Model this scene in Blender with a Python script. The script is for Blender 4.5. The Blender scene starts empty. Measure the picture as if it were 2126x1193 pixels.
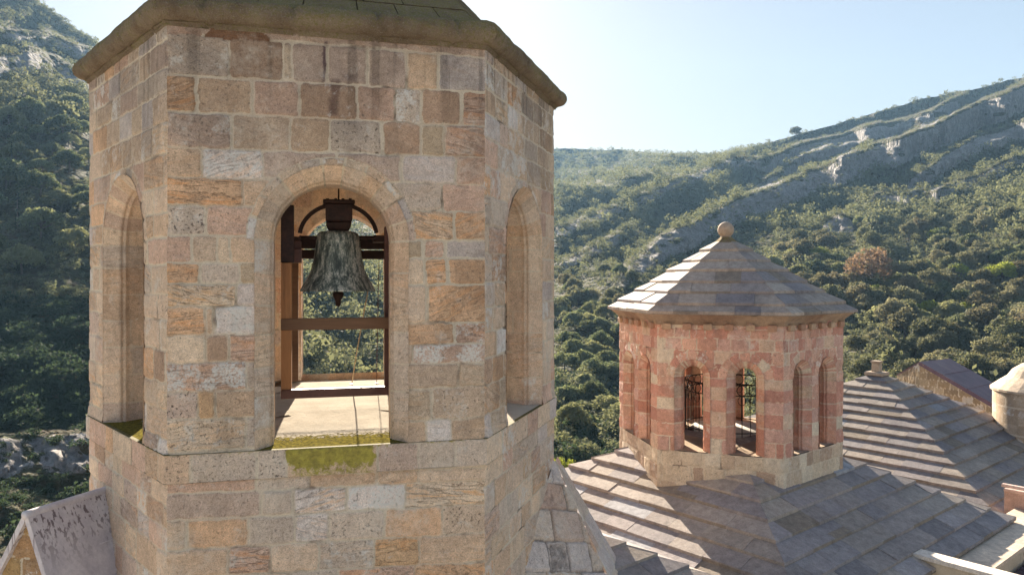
import bpy, math, random
import numpy as np
C = bpy.context.scene.collection
R = math.radians
rng = np.random.default_rng(7)
random.seed(7)

# ------------------------------------------------------------------ camera, sky, sun, exposure
F, YH, CX = 1529.4, 578.8, 1063.0            # focal length and horizon of the view, in photo pixels
cam = bpy.data.cameras.new('camera'); camo = bpy.data.objects.new('camera', cam); C.objects.link(camo)
cam.lens = 36 * F / 2126; cam.sensor_width = 36; cam.shift_y = -17.7 / 2126
cam.clip_start = .1; cam.clip_end = 5000
camo.location = (0, 0, 0); camo.rotation_euler = (R(90), 0, 0)
bpy.context.scene.camera = camo
SUN_AZ, SUN_EL = -11.0, 21.5                  # azimuth from +Y (clockwise), elevation
w = bpy.data.worlds.new('World'); bpy.context.scene.world = w; w.use_nodes = True
nt = w.node_tree; bg = nt.nodes['Background']
sky = nt.nodes.new('ShaderNodeTexSky'); sky.sky_type = 'NISHITA'; sky.sun_disc = False
sky.sun_elevation = R(SUN_EL); sky.sun_rotation = R(SUN_AZ); sky.air_density = 1.0; sky.dust_density = .6; sky.ozone_density = 1.0
gm = nt.nodes.new('ShaderNodeGamma'); gm.inputs[1].default_value = .36      # softens the glare round the sun
hs = nt.nodes.new('ShaderNodeHueSaturation'); hs.inputs[1].default_value = 1.5; hs.inputs[0].default_value = .508
nt.links.new(sky.outputs[0], gm.inputs[0]); nt.links.new(gm.outputs[0], hs.inputs['Color']); nt.links.new(hs.outputs[0], bg.inputs[0]); bg.inputs[1].default_value = .086
sl = bpy.data.lights.new('sun', 'SUN'); sl.energy = 5.0; sl.angle = R(.5); sl.color = (1, .86, .68)
so = bpy.data.objects.new('sun', sl); C.objects.link(so); so.location = (-30, 120, 60)
so.rotation_euler = (R(90 - SUN_EL), 0, R(180 - SUN_AZ))
vs = bpy.context.scene.view_settings
vs.view_transform = 'Standard'; vs.look = 'None'; vs.gamma = 1; vs.exposure = 2.2
cy = bpy.context.scene.cycles
cy.max_bounces = 7; cy.diffuse_bounces = 4; cy.transparent_max_bounces = 6

# ------------------------------------------------------------------ numpy noise
def _h(i, j, s):
    n = (i.astype(np.int64) * 374761393 + j.astype(np.int64) * 668265263 + s * 974634777) & 0xffffffff
    n = ((n ^ (n >> 13)) * 1274126177) & 0xffffffff
    return ((n ^ (n >> 16)) & 0xffffff) / float(0xffffff)
def vnoise(x, y, s=0):
    x = np.asarray(x, float); y = np.asarray(y, float)
    i = np.floor(x); j = np.floor(y); a = x - i; b = y - j
    a = a * a * (3 - 2 * a); b = b * b * (3 - 2 * b)
    return (_h(i, j, s) * (1 - a) + _h(i + 1, j, s) * a) * (1 - b) + (_h(i, j + 1, s) * (1 - a) + _h(i + 1, j + 1, s) * a) * b
def fbm(x, y, s=0, o=4):
    t = 0; A = .5; n = 0
    for k in range(o):
        t = t + A * vnoise(x * 2 ** k, y * 2 ** k, s + 17 * k); n += A; A *= .5
    return t / n
def sstep(x, a, b):
    t = np.clip((x - a) / (b - a), 0, 1); return t * t * (3 - 2 * t)

# ------------------------------------------------------------------ object helpers
def link(o, parent=None):
    C.objects.link(o)
    if parent is not None: o.parent = parent
    return o
def mesh_obj(name, V, faces, mat=None, parent=None, smooth=False, attrs=None, origin=None):
    """V (n,3) array; faces: (m,4)/(m,3) array or a list of index lists"""
    V = np.asarray(V, float)
    if origin is not None: V = V - np.asarray(origin, float)
    me = bpy.data.meshes.new(name)
    if isinstance(faces, np.ndarray):
        m, k = faces.shape
        me.vertices.add(len(V)); me.vertices.foreach_set('co', V.ravel().astype(np.float32))
        me.loops.add(m * k); me.loops.foreach_set('vertex_index', faces.ravel().astype(np.int32))
        me.polygons.add(m); me.polygons.foreach_set('loop_start', (np.arange(m) * k).astype(np.int32))
        try: me.polygons.foreach_set('loop_total', np.full(m, k, np.int32))
        except Exception: pass
    else:
        me.from_pydata([tuple(p) for p in V], [], [list(f) for f in faces])
    me.update(calc_edges=True)
    for an, (ty, arr) in (attrs or {}).items():
        at = me.attributes.new(an, ty, 'POINT')
        at.data.foreach_set('color' if 'COLOR' in ty else 'vector' if 'VECTOR' in ty else 'value', np.asarray(arr, np.float32).ravel())
    me.validate()
    if smooth: me.shade_smooth()
    if mat is not None: me.materials.append(mat)
    o = bpy.data.objects.new(name, me)
    if origin is not None: o.location = origin
    return link(o, parent)
class MB:
    """collects shapes into ONE mesh, with a colour per vertex"""
    def __init__(s): s.v = []; s.f = []; s.c = []
    def add(s, V, Fc, col=(.4, .4, .4)):
        n = len(s.v); s.v += [tuple(p) for p in V]; s.f += [tuple(i + n for i in f) for f in Fc]; s.c += [tuple(col) + (0.,)] * len(V)
    def prism(s, bot, top, col=(.4, .4, .4)):
        n = len(bot); s.add(list(bot) + list(top), [tuple(range(n))[::-1], tuple(range(n, 2 * n))] + [(i, (i + 1) % n, n + (i + 1) % n, n + i) for i in range(n)], col)
    def obox(s, c, ax, ay, az, hx, hy, hz, col=(.4, .4, .4), bev=0):
        c, ax, ay, az = [np.asarray(q, float) for q in (c, ax, ay, az)]
        if bev:
            P = []
            for sz, ins in ((-1, bev), (-1, 0), (1, 0), (1, bev)):
                zz = sz * (hz - (0 if ins else bev))
                P.append([c + ax * sx * (hx - ins) + ay * sy * (hy - ins) + az * zz for sx, sy in ((-1, -1), (1, -1), (1, 1), (-1, 1))])
            V = [p for r_ in P for p in r_]; Fc = [(3, 2, 1, 0), (12, 13, 14, 15)]
            for k in range(3):
                for i in range(4): Fc.append((4 * k + i, 4 * k + (i + 1) % 4, 4 * k + 4 + (i + 1) % 4, 4 * k + 4 + i))
            s.add(V, Fc, col)
        else:
            q = [(-1, -1), (1, -1), (1, 1), (-1, 1)]
            s.prism([c + ax * a * hx + ay * b * hy - az * hz for a, b in q], [c + ax * a * hx + ay * b * hy + az * hz for a, b in q], col)
    def tube(s, pts, r, n=8, col=(.4, .4, .4), cap=True):
        pts = [np.asarray(p, float) for p in pts]; rs = r if hasattr(r, '__len__') else [r] * len(pts)
        V = []; Fc = []; up = None
        for i, p in enumerate(pts):
            t = (pts[min(i + 1, len(pts) - 1)] - pts[max(i - 1, 0)]); t /= np.linalg.norm(t) + 1e-9
            if up is None: up = np.array([0, 0, 1.]) if abs(t[2]) < .9 else np.array([1., 0, 0])
            a = np.cross(t, up); a /= np.linalg.norm(a) + 1e-9; b = np.cross(a, t); up = b
            V += [p + (a * math.cos(2 * math.pi * k / n) + b * math.sin(2 * math.pi * k / n)) * rs[i] for k in range(n)]
        for i in range(len(pts) - 1):
            for k in range(n): Fc.append((i * n + k, i * n + (k + 1) % n, (i + 1) * n + (k + 1) % n, (i + 1) * n + k))
        if cap: Fc += [tuple(range(n))[::-1], tuple((len(pts) - 1) * n + k for k in range(n))]
        s.add(V, Fc, col)
    def lathe(s, c, prof, n=32, col=(.4, .4, .4)):
        V = []; Fc = []
        for r_, z in prof: V += [(c[0] + r_ * math.cos(2 * math.pi * k / n), c[1] + r_ * math.sin(2 * math.pi * k / n), c[2] + z) for k in range(n)]
        for i in range(len(prof) - 1):
            for k in range(n): Fc.append((i * n + k, i * n + (k + 1) % n, (i + 1) * n + (k + 1) % n, (i + 1) * n + k))
        s.add(V, Fc, col)
    def build(s, name, mat, parent=None, smooth=False, origin=None):
        return mesh_obj(name, s.v, s.f, mat, parent, smooth, {'Col': ('FLOAT_COLOR', s.c)}, origin)
def empty(name, loc=(0, 0, 0)):
    o = bpy.data.objects.new(name, None); o.location = loc; return link(o)
def tag(o, label=None, cat=None, group=None, kind=None):
    for k, val in (('label', label), ('category', cat), ('group', group), ('kind', kind)):
        if val: o[k] = val
    return o

# ------------------------------------------------------------------ material helpers
class NT:
    def __init__(s, name):
        s.m = bpy.data.materials.new(name); s.m.use_nodes = True; s.t = s.m.node_tree
        s.b = s.t.nodes['Principled BSDF']; s.out = s.t.nodes['Material Output']
    def n(s, ty, ins=None, **kw):
        nd = s.t.nodes.new('ShaderNode' + ty)
        for k, val in kw.items(): setattr(nd, k, val)
        for k, val in (ins or {}).items(): s.set(nd.inputs[k], val)
        return nd
    def set(s, sock, val):
        if isinstance(val, bpy.types.NodeSocket): s.t.links.new(val, sock)
        else: sock.default_value = (tuple(val) + (1,)) if (sock.type == 'RGBA' and len(val) == 3) else val
    def noise(s, vec, scale, detail=4, rough=.6, dist=0, out='Fac'):
        return s.n('TexNoise', {'Vector': vec, 'Scale': scale, 'Detail': detail, 'Roughness': rough, 'Distortion': dist}).outputs[out]
    def mix(s, fac, a, b, mode='MIX'):
        nd = s.t.nodes.new('ShaderNodeMix'); nd.data_type = 'RGBA'; nd.blend_type = mode
        s.set(nd.inputs[0], fac); s.set(nd.inputs[6], a); s.set(nd.inputs[7], b); return nd.outputs[2]
    def math(s, op, a, b=0.0, c=None, clamp=False):
        nd = s.t.nodes.new('ShaderNodeMath'); nd.operation = op; nd.use_clamp = clamp
        s.set(nd.inputs[0], a); s.set(nd.inputs[1], b)
        if c is not None: s.set(nd.inputs[2], c)
        return nd.outputs[0]
    def ramp(s, x, a, b, lo=0., hi=1.):
        nd = s.t.nodes.new('ShaderNodeMapRange'); nd.clamp = True
        for k, val in zip(range(5), (x, a, b, lo, hi)): s.set(nd.inputs[k], val)
        return nd.outputs[0]
    def attr(s, name): return s.n('Attribute', attribute_name=name)
    def mapv(s, vec, sc=(1, 1, 1), rot=(0, 0, 0)):
        return s.n('Mapping', {'Vector': vec, 'Scale': sc, 'Rotation': rot}).outputs[0]
    def sep(s, c):
        q = s.n('SeparateColor', {'Color': c}).outputs; return q[0], q[1], q[2]
    def bump(s, h, dist=.01, strength=1., nrm=None):
        nd = s.n('Bump', {'Height': h, 'Distance': dist, 'Strength': strength})
        if nrm is not None: s.set(nd.inputs['Normal'], nrm)
        return nd.outputs[0]
    def fin(s, col, rough=.9, nrm=None, **kw):
        s.set(s.b.inputs['Base Color'], col); s.set(s.b.inputs['Roughness'], rough)
        s.set(s.b.inputs['Specular IOR Level'], kw.pop('spec', .25))
        if nrm is not None: s.set(s.b.inputs['Normal'], nrm)
        for k, val in kw.items(): s.set(s.b.inputs[k], val)
        return s.m

def mat_ashlar():
    s = NT('ashlar'); g = s.n('TexCoord').outputs['Object']
    a = s.attr('Col'); col = a.outputs['Color']; mort = a.outputs['Alpha']
    x = s.attr('Aux'); band, pit, lich = s.sep(x.outputs['Color']); moss = x.outputs['Alpha']
    st = s.attr('st').outputs['Vector']
    # veined and banded sandstone
    wv = s.noise(s.mapv(st, (1.3, 9, 1)), 1.7, 5, .62, 1.1)
    wv2 = s.noise(s.mapv(st, (2.2, 30, 1)), 1.2, 4, .7, .6)
    band = s.math('MULTIPLY', band, .7); b1 = s.math('MULTIPLY', s.ramp(wv, .50, .60), band)
    c = s.mix(s.math('MULTIPLY', b1, .75), col, s.mix(1, col, (.98, .74, .52), 'MULTIPLY'))
    b2 = s.math('MULTIPLY', s.math('SUBTRACT', 1., s.ramp(s.math('ABSOLUTE', s.math('SUBTRACT', wv, .48)), 0, .016)), band)
    c = s.mix(s.math('MULTIPLY', b2, .6), c, (.27, .14, .08))
    c = s.mix(s.math('MULTIPLY', s.ramp(wv2, .58, .75), s.math('MULTIPLY', band, .55)), c, (.56, .50, .43))
    # mottling
    n1 = s.noise(g, 3.1, 5, .65); n2 = s.noise(g, 17, 5, .7); n3 = s.noise(g, 85, 4, .75)
    c = s.mix(1, c, s.mix(s.ramp(n1, .3, .7), (.86, .84, .84), (1.12, 1.1, 1.06)), 'MULTIPLY')
    c = s.mix(1, c, s.mix(s.ramp(n2, .3, .7), (.84, .82, .80), (1.14, 1.15, 1.16)), 'MULTIPLY')
    c = s.mix(1, c, s.mix(s.ramp(n3, .34, .66), (.70, .69, .68), (1.24, 1.24, 1.24)), 'MULTIPLY')
    # pits
    pv = s.noise(g, 38, 3, .6); pm = s.math('MULTIPLY', s.ramp(pv, .60, .68), s.math('ADD', s.math('MULTIPLY', pit, .75), .22))
    c = s.mix(pm, c, (.12, .095, .08))
    # white lichen
    lv = s.noise(g, 6, 6, .72, .3); lv2 = s.noise(g, 48, 3, .6)
    lm = s.math('MULTIPLY', s.ramp(s.math('ADD', lv, s.math('MULTIPLY', lich, .15)), .60, .68), s.ramp(lv2, .36, .52))
    c = s.mix(s.math('MULTIPLY', lm, s.math('ADD', s.math('MULTIPLY', lich, .6), .30)), c, (.72, .69, .64))
    # dark rain stains
    dv = s.noise(s.mapv(g, (1, 1, .35)), 1.9, 6, .7)
    c = s.mix(s.math('MULTIPLY', s.ramp(dv, .56, .74), .5), c, (.20, .155, .115))
    # thin lime wash that blurs some joints
    lw_ = s.math('MULTIPLY', s.ramp(s.noise(g, 1.5, 6, .68), .54, .66), s.ramp(n2, .3, .6))
    c = s.mix(s.math('MULTIPLY', lw_, .5), c, (.64, .57, .48))
    # mortar
    mm = s.ramp(s.math('ADD', mort, s.math('MULTIPLY', s.math('SUBTRACT', n2, .5), .9)), .42, .62)
    mc = s.mix(s.ramp(n3, .3, .7), (.58, .49, .37), (.76, .66, .52))
    mc = s.mix(s.ramp(s.noise(g, 2.2, 4, .6), .57, .68), mc, (.16, .12, .09))
    c = s.mix(s.math('MULTIPLY', mm, s.ramp(s.noise(g, .9, 4, .6), .36, .60, .38, .9)), c, mc)
    # moss
    mo = s.ramp(s.math('ADD', moss, s.math('MULTIPLY', s.math('SUBTRACT', s.noise(g, 22, 5, .75), .5), 1.4)), .45, .7)
    c = s.mix(s.math('MULTIPLY', mo, .9), c, s.mix(s.ramp(n2, .35, .65), (.20, .175, .028), (.42, .36, .045)))
    h = s.math('ADD', s.math('MULTIPLY', n2, .6), s.math('MULTIPLY', n3, .4))
    h = s.math('SUBTRACT', h, s.math('MULTIPLY', pm, .9))
    h = s.math('SUBTRACT', h, s.math('MULTIPLY', b2, .5))
    return s.fin(c, .92, s.bump(h, .012, .9))
def mat_slab():
    """split sandstone roof slabs, weathered grey-violet"""
    s = NT('roof_slab'); g = s.n('TexCoord').outputs['Object']; col = s.attr('Col').outputs['Color']
    n1 = s.noise(g, 1.3, 5, .65); n2 = s.noise(g, 9, 5, .7); n3 = s.noise(s.mapv(g, (1, 1, 1), (0, 0, R(40))), 55, 4, .75)
    c = s.mix(1, col, s.mix(s.ramp(n1, .3, .7), (.78, .78, .80), (1.18, 1.16, 1.12)), 'MULTIPLY')
    c = s.mix(1, c, s.mix(s.ramp(n2, .3, .7), (.74, .73, .74), (1.2, 1.2, 1.2)), 'MULTIPLY')
    c = s.mix(1, c, s.mix(s.ramp(n3, .3, .7), (.80, .80, .80), (1.2, 1.2, 1.2)), 'MULTIPLY')
    l = s.math('MULTIPLY', s.ramp(s.noise(g, 4, 6, .75), .60, .68), s.ramp(s.noise(g, 60, 3, .6), .40, .55))
    c = s.mix(s.math('MULTIPLY', l, .5), c, (.42, .41, .36))
    d = s.ramp(s.noise(g, 2.6, 6, .7), .58, .72)
    c = s.mix(s.math('MULTIPLY', d, .45), c, (.09, .075, .07))
    return s.fin(c, .82, s.bump(s.math('ADD', s.math('MULTIPLY', n2, .7), s.math('MULTIPLY', n3, .3)), .012, .8), spec=.2)
def mat_simple(name, a, b, scale=8, rough=.7, metal=0., bump=.004, stretch=(1, 1, 1), spec=.3, dirt=None):
    s = NT(name); g = s.mapv(s.n('TexCoord').outputs['Object'], stretch)
    n1 = s.noise(g, scale, 6, .7, .4); n2 = s.noise(g, scale * 7, 4, .7)
    c = s.mix(s.ramp(n1, .32, .68), a, b); c = s.mix(1, c, s.mix(n2, (.75, .75, .75), (1.25, 1.25, 1.25)), 'MULTIPLY')
    if dirt: c = s.mix(s.ramp(s.noise(g, scale * .4, 6, .75), .55, .66), c, dirt)
    return s.fin(c, rough, s.bump(s.math('ADD', n1, s.math('MULTIPLY', n2, .5)), bump), Metallic=metal, spec=spec)
def mat_bell():
    s = NT('bronze_verdigris'); g = s.n('TexCoord').outputs['Object']
    n = s.noise(s.mapv(g, (1, 1, .22)), 17, 6, .75, .3); n2 = s.noise(g, 60, 4, .7)
    c = s.mix(s.ramp(n, .40, .52), (.06, .075, .07), (.19, .22, .19))
    c = s.mix(s.math('MULTIPLY', s.ramp(n, .49, .58), s.ramp(n2, .38, .55)), c, (.62, .60, .52))
    return s.fin(c, .62, s.bump(n2, .003), Metallic=.35, spec=.5)
def mat_floor():
    """pale lime screed of the belfry floor; yellow moss towards the outer lip (attribute)"""
    s = NT('lime_screed'); g = s.n('TexCoord').outputs['Object']; a = s.attr('Col'); moss = a.outputs['Alpha']
    n1 = s.noise(g, 2.2, 5, .6); n2 = s.noise(g, 28, 5, .7)
    c = s.mix(1, a.outputs['Color'], s.mix(s.ramp(n1, .3, .7), (.85, .84, .82), (1.12, 1.12, 1.1)), 'MULTIPLY')
    c = s.mix(1, c, s.mix(n2, (.8, .8, .8), (1.2, 1.2, 1.2)), 'MULTIPLY')
    mo = s.ramp(s.math('ADD', moss, s.math('MULTIPLY', s.math('SUBTRACT', s.noise(g, 26, 5, .8), .5), 2.0)), .62, .75)
    c = s.mix(s.math('MULTIPLY', mo, .95), c, s.mix(s.ramp(n2, .4, .6), (.06, .052, .012), (.20, .165, .025)))
    return s.fin(c, 1., s.bump(s.math('ADD', n2, s.math('MULTIPLY', mo, 1.)), .008), spec=.0)
def mat_lead():
    s = NT('stained_render'); g = s.n('TexCoord').outputs['Object']
    st = s.noise(s.mapv(g, (24, 24, 1.1)), 1.0, 4, .6, .1); n2 = s.noise(g, 26, 5, .7); n1 = s.noise(g, 3, 5, .6)
    c = s.mix(s.ramp(n1, .35, .65), (.52, .47, .50), (.72, .66, .66)); c = s.mix(1, c, s.mix(n2, (.75, .75, .75), (1.25, 1.25, 1.25)), 'MULTIPLY')
    zz = s.n('SeparateXYZ', {'Vector': g}).outputs[2]
    c = s.mix(s.math('MULTIPLY', s.math('MULTIPLY', s.ramp(st, .54, .59), s.ramp(zz, -.6, -.15)), .75), c, (.07, .035, .04))
    return s.fin(c, .8, s.bump(n2, .006))
def mat_terrain():
    s = NT('hillside'); g = s.n('TexCoord').outputs['Object']; a = s.attr('rock').outputs['Fac']
    n1 = s.noise(g, .09, 6, .7); n2 = s.noise(g, .5, 6, .75); n3 = s.noise(g, 2.4, 4, .7)
    soil = s.mix(s.ramp(n1, .35, .65), (.055, .06, .028), (.11, .085, .055)); soil = s.mix(s.ramp(n2, .45, .62), soil, (.04, .052, .022))
    rock = s.mix(s.ramp(n2, .3, .7), (.17, .165, .165), (.42, .395, .38)); rock = s.mix(s.ramp(n3, .5, .62), rock, (.17, .155, .15))
    m = s.ramp(s.math('ADD', a, s.math('MULTIPLY', s.math('SUBTRACT', n2, .5), .9)), .42, .56)
    vr = s.n('TexVoronoi', {'Vector': s.mapv(g, (.28, .28, .11)), 'Scale': 1.0}, feature='DISTANCE_TO_EDGE').outputs['Distance']
    h = s.math('ADD', s.math('MULTIPLY', n2, .8), s.math('MULTIPLY', s.ramp(vr, 0, .2), .7))
    return s.fin(s.mix(m, soil, rock), .95, s.bump(h, 1.6, 1.), spec=.1)
def mat_leaf(name, a, b, hi, trans=.38):
    s = NT(name); v_ = s.attr('lv').outputs['Fac']; rnd = s.n('ObjectInfo').outputs['Random']
    c = s.mix(v_, a, b); c = s.mix(s.math('MULTIPLY', s.ramp(rnd, .3, 1.), .75), c, hi)
    c = s.mix(1, c, s.mix(s.math('FRACT', s.math('MULTIPLY', rnd, 7.3)), (.75, .75, .75), (1.3, 1.3, 1.3)), 'MULTIPLY')
    s.set(s.b.inputs['Base Color'], c); s.set(s.b.inputs['Roughness'], .85); s.set(s.b.inputs['Specular IOR Level'], .15)
    tr = s.n('BsdfTranslucent', {'Color': s.mix(1, c, (1.6, 1.55, 1.15), 'MULTIPLY')})
    mx = s.n('MixShader', {0: trans}); s.t.links.new(s.b.outputs[0], mx.inputs[1]); s.t.links.new(tr.outputs[0], mx.inputs[2])
    s.t.links.new(mx.outputs[0], s.out.inputs[0]); return s.m
ASH = mat_ashlar(); SLAB = mat_slab(); BELL = mat_bell(); FLOOR = mat_floor(); LEAD = mat_lead(); TERR = mat_terrain()
WOOD = mat_simple('oiled_oak', (.30, .12, .04), (.42, .19, .07), 5, .55, 0, .004, (1, 1, .12), .4, (.16, .07, .03))
WOODH = mat_simple('weathered_oak_rail', (.11, .055, .03), (.20, .105, .055), 5, .65, 0, .004, (.15, .15, 1), .35)
IRON = mat_simple('rusted_iron', (.022, .013, .012), (.06, .028, .022), 14, .6, .3, .003, spec=.4)
IRONB = mat_simple('brown_painted_iron', (.08, .03, .022), (.13, .055, .04), 10, .5, .1, .003, spec=.45)
ROPE = mat_simple('hemp_rope', (.34, .24, .14), (.46, .34, .21), 60, .9)
BLACK = mat_simple('wrought_iron', (.02, .018, .02), (.045, .04, .04), 20, .55, .3)
BARK = mat_simple('bark', (.09, .07, .055), (.17, .14, .12), 3, .95, 0, .03)
TILEV = mat_simple('violet_tile_sheet', (.10, .06, .085), (.17, .10, .12), 1.6, .55, 0, .004, (1, 1, 1), .45, (.21, .15, .14))
BLUET = mat_simple('dark_channel_tile', (.06, .05, .08), (.15, .11, .13), 2.5, .6, 0, .006, (1, 1, 1), .4)

# ------------------------------------------------------------------ stonework
PAL = dict(beige=(.43, .335, .235), grey=(.36, .315, .255), blue=(.36, .345, .33), tan=(.40, .285, .18), brown=(.25, .155, .095), mauve=(.34, .265, .215),
    pink=(.40, .265, .195), orange=(.47, .285, .15), ochre=(.36, .215, .09), olive=(.25, .20, .125), white=(.54, .50, .46), cream=(.48, .385, .265), dark=(.22, .17, .13))
_m = np.array((.43, .335, .24))
for _k in PAL: PAL[_k] = tuple(np.minimum((np.array(PAL[_k]) * .60 + _m * .40) * np.array((1.64, 1.63, 1.74)), .80))
_pk = lambda L: [((c[0], c[1] * 1.02, c[2] * 1.05), w_) for c, w_ in L]
PINKP = _pk([((.62, .35, .26), 5), ((.56, .29, .22), 4), ((.66, .41, .31), 4), ((.64, .46, .34), 2), ((.68, .58, .45), 1.0), ((.50, .26, .20), 2), ((.60, .38, .31), 3)])
TANP = [(PAL['beige'], 6), (PAL['grey'], 3), (PAL['tan'], 3), (PAL['pink'], 3), (PAL['orange'], 1.2), (PAL['cream'], 4), (PAL['white'], 1.3), (PAL['blue'], 1.5), (PAL['brown'], .7), (PAL['mauve'], 2)]
def pick(pal, rg):
    ws = np.array([q[1] for q in pal], float); return pal[rg.choice(len(pal), p=ws / ws.sum())][0]
def stone(s0, s1, zb, zt, col, band=0., pit=.2, lich=0., moss=0., rg=rng, bulge=0.):
    """zb/zt: height of the bed joint at s0 and s1"""
    return dict(s0=s0, s1=s1, zb=zb if hasattr(zb, '__len__') else (zb, zb), zt=zt if hasattr(zt, '__len__') else (zt, zt),
                col=np.array(col) * rg.uniform(.92, 1.08), band=band, pit=pit, lich=lich, moss=moss, ang=rg.uniform(-.45, .45), off=rg.uniform(-50, 50, 2), bulge=bulge, rough=rg.uniform(.2, 1), prd=float(np.clip(rg.normal(0, .0035), -.008, .008)))
def gen_courses(z0, z1, h, rg, jit=.18):
    z = [z1]
    while z[-1] > z0: z.append(z[-1] - h * rg.uniform(1 - jit, 1 + jit))
    return z
def gen_stones(s0, s1, zs, pal, rg, wmin=.28, wmax=.7, band=.4, lich=.15, drop=None):
    L = []
    for t, b in zip(zs[:-1], zs[1:]):
        s = s0 - rg.uniform(0, .1) - .02
        while s < s1:
            e = s + rg.uniform(wmin, wmax)
            if e > s1 - wmin * .5: e = s1 + .02
            c = pick(pal, rg)
            L.append(stone(s, e, (b, b), (t, t), c, band * rg.uniform(.2, 1.6) * (rg.random() < .6), rg.uniform(0, .8) ** 2, (rg.random() < lich) * rg.uniform(.3, 1), 0, rg))
            s = e
    return L
def eval_stones(S, Z, stones, arches=(), pal=TANP, rg=rng, nvs=11, joint=.011, seed=3, warp=.017):
    """per-vertex stone colour, joint mask, displacement"""
    n = S.size; S = S.ravel(); Z = Z.ravel()
    wS = S + warp * 2 * (fbm(S * 9, Z * 9, seed) - .5) ; wZ = Z + warp * 2 * (fbm(S * 9, Z * 9, seed + 5) - .5)
    D = np.full(n, -1.); col = np.tile(np.array([.40, .33, .24]), (n, 1)); aux = np.zeros((n, 4)); st = np.zeros((n, 3)); bul = np.zeros(n); rgh = np.full(n, .5)
    def put(m, d, q):
        mm = np.where(m)[0]; sel = d > D[mm]; mm = mm[sel]; D[mm] = d[sel]; col[mm] = q['col']; aux[mm] = (q['band'], q['pit'], q['lich'], q['moss'])
        ca, sa = math.cos(q['ang']), math.sin(q['ang'])
        st[mm, 0] = S[mm] * ca - Z[mm] * sa + q['off'][0]; st[mm, 1] = S[mm] * sa + Z[mm] * ca + q['off'][1]
        bul[mm] = q['bulge'] + q['prd']; rgh[mm] = q['rough']
    for q in stones:
        a = q['s0']; b = q['s1']; lo = min(q['zb']) - .03; hi = max(q['zt']) + .03
        m = (wS > a) & (wS < b) & (wZ > lo) & (wZ < hi)
        if not m.any(): continue
        t = (wS[m] - a) / (b - a)
        dx = np.minimum(wS[m] - a, b - wS[m]); dz = np.minimum(wZ[m] - (q['zb'][0] * (1 - t) + q['zb'][1] * t), (q['zt'][0] * (1 - t) + q['zt'][1] * t) - wZ[m])
        r = .035; d = np.minimum(dx, dz); cr = (dx < r) & (dz < r) & (d > 0)
        d = np.where(cr, r - np.hypot(r - dx, r - dz), d)
        put(m, d, q)
    for (c, W, zs_, ro) in arches:
        r = np.hypot(wS - c, wZ - zs_); th = np.arctan2(wZ - zs_, wS - c)
        ring = (r > W - .03) & (r < ro) & (wZ > zs_)
        if not ring.any(): continue
        D[ring] = -1
        for k in range(nvs):
            t0 = math.pi * k / nvs; t1 = math.pi * (k + 1) / nvs
            m = ring & (th >= t0) & (th < t1)
            if not m.any(): continue
            d = np.minimum(np.minimum(th[m] - t0, t1 - th[m]) * r[m], ro - r[m])
            q = stone(0, 1, 0, 1, pick(pal, rg), rg.uniform(0, .5), rg.uniform(0, .5), (rg.random() < .3) * .8, 0, rg); q['ang'] = (t0 + t1) / 2
            put(m, d, q)
    jv = joint * (.55 + 1.1 * vnoise(S * 2.7, Z * 2.7, seed + 21)); mort = 1 - sstep(D, jv * .5, jv * 1.7)
    rock = (fbm(S * 26, Z * 26, seed + 9) - .5)
    disp = -.010 * (1 - sstep(D, 0, .028)) + .012 * rock * rgh * (1 - mort * .7) + .012 * (fbm(S * 5, Z * 5, seed + 11) - .5) + bul * (1 - mort)
    return np.c_[col, mort], aux, st, disp
def stone_mesh(P, nu, nv, S, Z, nrm, ev, name, parent, mat=None, keep=None, fade=None):
    """P (nu*nv,3) grid"""
    colr, aux, st, disp = ev
    if fade is not None: disp = disp * fade
    P = P + nrm * disp[:, None]
    I = np.arange(nu * nv).reshape(nv, nu)
    Fq = np.stack([I[:-1, :-1], I[:-1, 1:], I[1:, 1:], I[1:, :-1]], -1).reshape(-1, 4)
    if keep is not None: Fq = Fq[keep.ravel()]
    used = np.unique(Fq); mp = np.full(nu * nv, -1); mp[used] = np.arange(len(used)); Fq = mp[Fq]
    return mesh_obj(name, P[used], Fq, mat or ASH, parent, True, {'Col': ('FLOAT_COLOR', colr[used]), 'Aux': ('FLOAT_COLOR', aux[used]), 'st': ('FLOAT_VECTOR', st[used])})
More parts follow.
